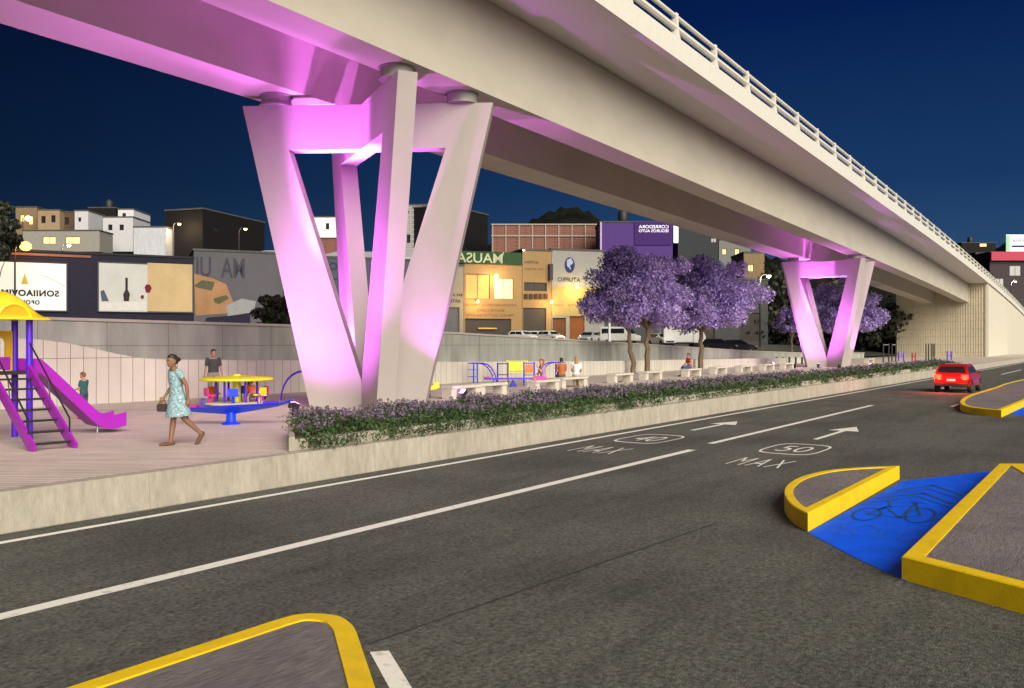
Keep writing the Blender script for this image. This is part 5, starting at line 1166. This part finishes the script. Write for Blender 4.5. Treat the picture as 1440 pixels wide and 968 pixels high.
person('woman with long fair hair in a white top sitting beside the orange top', tuple(bench_c + fr((.25, .15))), TH + R(-8), [('shirt', cloth('white_shirt', (.62, .62, .60))), ('trousers', cloth('beige_trousers', (.40, .33, .26)))], 'long', sit(pel=(0, 0, .55), neck=(.03, 0, 1.10), head=(.05, 0, 1.26)), 1.0, .015, None, skin('light', (0, 0, 0)), M['hair_fair'], True)
stp = brick_over(cloth('striped_shirt', (.58, .09, .05)), 8.0, .11, .024, (.15, .18, .45), axes='XZ', offset=0)
person('person in a red and blue striped top and blue trousers sitting on a bench', tuple(bench_s + Vector((0, 0, 0)) + fr((-.1, 0))), LFT + R(20), [('shirt', stp), ('trousers', cloth('blue_trousers', (.02, .07, .22)))], 'short', sit(), 1.05, .016, None, skin('tan', (0, 0, 0)), M['hair_dark'], False, M['black'])

# ------------------------------------------------------------------ vehicles
def lathe_y(m, c, prof, n=24):               # around the local Y axis; prof (radius, y)
    rings = [[Vector(c) + Vector((r * math.cos(2 * math.pi * k / n), y, r * math.sin(2 * math.pi * k / n))) for k in range(n)] for r, y in prof]
    m.loft(rings); return m
def make_car(label, loc, yaw, paint, group=None, lights_on=False, detail=True):
    root = thing('car', label, 'car', (0, 0, 0), group)
    w = .86; fa, ra, wr = 1.28, -1.24, .35
    prof = [(-1.93, .34), (-1.98, .50), (-1.97, .78), (-1.90, .97), (-1.2, 1.0), (.2, .99), (.95, .96), (1.55, .84), (1.85, .72), (1.97, .56), (1.95, .32)]
    for cx in (fa, ra):
        prof += [(cx + wr * math.cos(k * math.pi / 10), .30 + wr * math.sin(k * math.pi / 10)) for k in range(11)]
    lo = [(x, z) for x, z in prof]
    m = MB(); rings = []
    m.prism([(x, -w, z) for x, z in lo], (0, 2 * w, 0))
    for v in m.v: v.y *= (1 - .10 * max(0, (abs(v.x) - 1.45) / .55)) * (.955 if v.z > .9 else (.985 if v.z < .4 else 1))
    m.build('body', paint, root, bevel=.05 if detail else 0, smooth=True)
    B = [(-1.88, .80, .97), (.98, .80, .97), (.98, -.80, .97), (-1.88, -.80, .97)]; T_ = [(-1.50, .60, 1.45), (.18, .60, 1.46), (.18, -.60, 1.46), (-1.50, -.60, 1.45)]
    md_ = [(-1.62, .66, 1.36), (.40, .66, 1.36), (.40, -.66, 1.36), (-1.62, -.66, 1.36)]
    MB().loft([B, md_, T_]).build('cabin', paint, root, bevel=.03, smooth=True)
    def win(q, out, nm='window', mt=M['glass_dark']):
        q = [Vector(p) for p in q]; MB().prism([p + Vector(out) for p in q], Vector(out) * -2.2).build(nm, mt, root)
    L = lambda a, b, t: Vector(a).lerp(Vector(b), t)
    def face(a, b, c, d, u0, u1, v0, v1): return [L(L(a, b, u), L(d, c, u), v) for u, v in ((u0, v0), (u1, v0), (u1, v1), (u0, v1))]
    for sg, (a, b, c, d) in ((1, (B[0], B[1], md_[1], md_[0])), (-1, (B[3], B[2], md_[2], md_[3]))):
        win(face(a, b, c, d, .10, .46, .10, .95), (0, .012 * sg, .004)); win(face(a, b, c, d, .49, .90, .10, .95), (0, .012 * sg, .004))
    win(face(B[3], B[0], md_[0], md_[3], .08, .92, .12, .95), (-.014, 0, .006), 'rear_window'); win(face(B[1], B[2], md_[2], md_[1], .06, .94, .08, .95), (.012, 0, .010), 'windscreen')
    for cx in (fa, ra):
        for sg in (-1, 1):
            o = Vector((cx, sg * (w - .10), .30)); wh = lathe_y(MB(), o, [(.20, -.10), (.29, -.10), (.315, -.06), (.315, .06), (.29, .10), (.20, .10)]).build('wheel', M['rubber'], root, smooth=True)
            lathe_y(MB(), o, [(.06, -.105), (.2, -.085), (.205, -.04), (.205, .04), (.2, .085), (.06, .105)], 16).build('rim', M['steel'], wh, smooth=True)
    tl = M['tail_light'] if lights_on else M['red_plastic']
    for sg in (-1, 1):
        MB().box((-1.955, sg * .62, .82), (.07, .34, .24)).build('tail_light', tl, root, bevel=.02); MB().box((1.80, sg * .62, .68), (.22, .34, .12)).build('headlight', M['head_light'], root, bevel=.02)
        m = MB(); m.box((.62, sg * (w + .06), 1.03), (.10, .18, .12)); m.build('mirror', paint, root, bevel=.025)
    MB().box((-1.985, 0, .42), (.05, 1.5, .16)).build('rear_bumper', M['black'], root, bevel=.02); MB().box((-2.0, 0, .66), (.02, .40, .11)).build('number_plate', M['white_paint'], root); MB().box((1.97, 0, .48), (.04, 1.0, .16)).build('grille', M['black'], root, bevel=.01)
    root.location = loc; root.rotation_euler = (0, 0, yaw)
    return root
p = G(1341, 551.5, 0)
rc = make_car('red hatchback with lit tail lights driving away along the road', (p.x + 1.0, 7.45, 0), R(-1), M['car_red'], None, True)
for sg in (-1, 1):
    l = bpy.data.lights.new('tail_lamp', 'POINT'); l.energy = 90; l.color = (1, .05, .02); l.shadow_soft_size = .1; lo = bpy.data.objects.new('tail_lamp', l); COL.objects.link(lo); lo.parent = rc; lo.location = (-2.15, sg * .6, .8)
def parked(px, d, yaw, zb, mt, label):
    pz_ = C2W((px - 720) / FPX * d, d); pz_.z = street_z(pz_.x, pz_.y); return make_car(label, tuple(pz_), yaw, M[mt], 'cars parked on the street behind the wall')
parked(735, 112, TOC + R(50), 2.42, 'car_white', 'white car parked before the narrow cream shop, left of the parked three')
parked(756, 114, TOC + R(60), 2.36, 'car_white', 'white car parked below the black doorway, middle of the parked three')
parked(774, 112, TOC + R(40), 2.33, 'car_white', 'white car parked before the brown doors, right of the parked three')
parked(828, 108, TOC + R(-25), 2.30, 'car_silver', 'silver car parked left of the white van behind the purple tree')
parked(842, 113, TOC + R(15), 2.30, 'car_silver', 'silver car half hidden between the other silver car and the white van')
parked(930, 100, TOC + R(20), 1.95, 'car_white', 'white car with a dark windscreen between the two big purple trees')
parked(1012, 96, TOC + R(75), 1.75, 'car_black', 'black car right of the white box truck under the purple tree')
parked(1040, 100, TOC + R(75), 1.70, 'car_black', 'black car furthest right on the street behind the purple trees')
def van(px, d, yaw, zb, label, box):
    root = thing('box_truck' if box else 'van', label, 'truck' if box else 'van', (0, 0, 0))
    if box:
        MB().box((-.6, 0, 1.65), (3.4, 2.0, 2.1)).build('cargo_box', M['car_white'], root, bevel=.04)
        MB().prism([(1.15, -.95, .5), (2.6, -.95, .5), (2.6, -.95, 1.3), (2.1, -.95, 2.1), (1.15, -.95, 2.1)], (0, 1.9, 0)).build('cab', M['car_white'], root, bevel=.05)
        MB().prism([(2.57, -.8, 1.36), (2.17, -.8, 2.0), (2.19, -.8, 2.02), (2.61, -.8, 1.37)], (0, 1.6, 0)).build('windscreen', M['glass_dark'], root)
        MB().box((.2, 0, .48), (4.4, 1.5, .16)).build('chassis', M['black'], root)
    else:
        MB().prism([(-2.4, -.95, .35), (2.4, -.95, .35), (2.45, -.95, 1.0), (1.75, -.95, 1.2), (1.1, -.95, 2.1), (-2.35, -.95, 2.15)], (0, 1.9, 0)).build('body', M['car_white'], root, bevel=.06)
        MB().prism([(1.74, -.8, 1.27), (1.17, -.8, 2.02), (1.21, -.8, 2.05), (1.80, -.8, 1.28)], (0, 1.6, 0)).build('windscreen', M['glass_dark'], root)
        for sg in (-1, 1): MB().box((-.6, sg * .955, 1.6), (3.0, .03, .6)).build('window', M['glass_dark'], root)
    for cx in (-1.4, 1.5):
        for sg in (-1, 1): lathe_y(MB(), (cx, sg * .85, .36), [(.2, -.1), (.36, -.09), (.36, .09), (.2, .1)]).build('wheel', M['rubber'], root, smooth=True)
    for sg in (-1, 1): MB().box((2.62 if box else 2.43, sg * .7, .82), (.06, .3, .18)).build('headlight', M['head_light'], root)
    _p = C2W((px - 720) / FPX * d, d); _p.z = street_z(_p.x, _p.y); root.location = _p; root.rotation_euler = (0, 0, yaw)
van(872, 110, TOC + R(62), 2.25, 'white van parked behind the trunks of the left purple tree', False)
van(958, 100, TOC + R(95), 1.85, 'white box truck between the two big purple trees', True)
p = C2W((857 - 720) / FPX * 104, 104); p.z = street_z(p.x, p.y)
tag(MB().tube([p, p + ZU * 4.2, p + ZU * 4.3], [.16, .14, .05], 10).build('utility_pole', M['car_white'], smooth=True), 'short white pole beside the white van', 'pole')
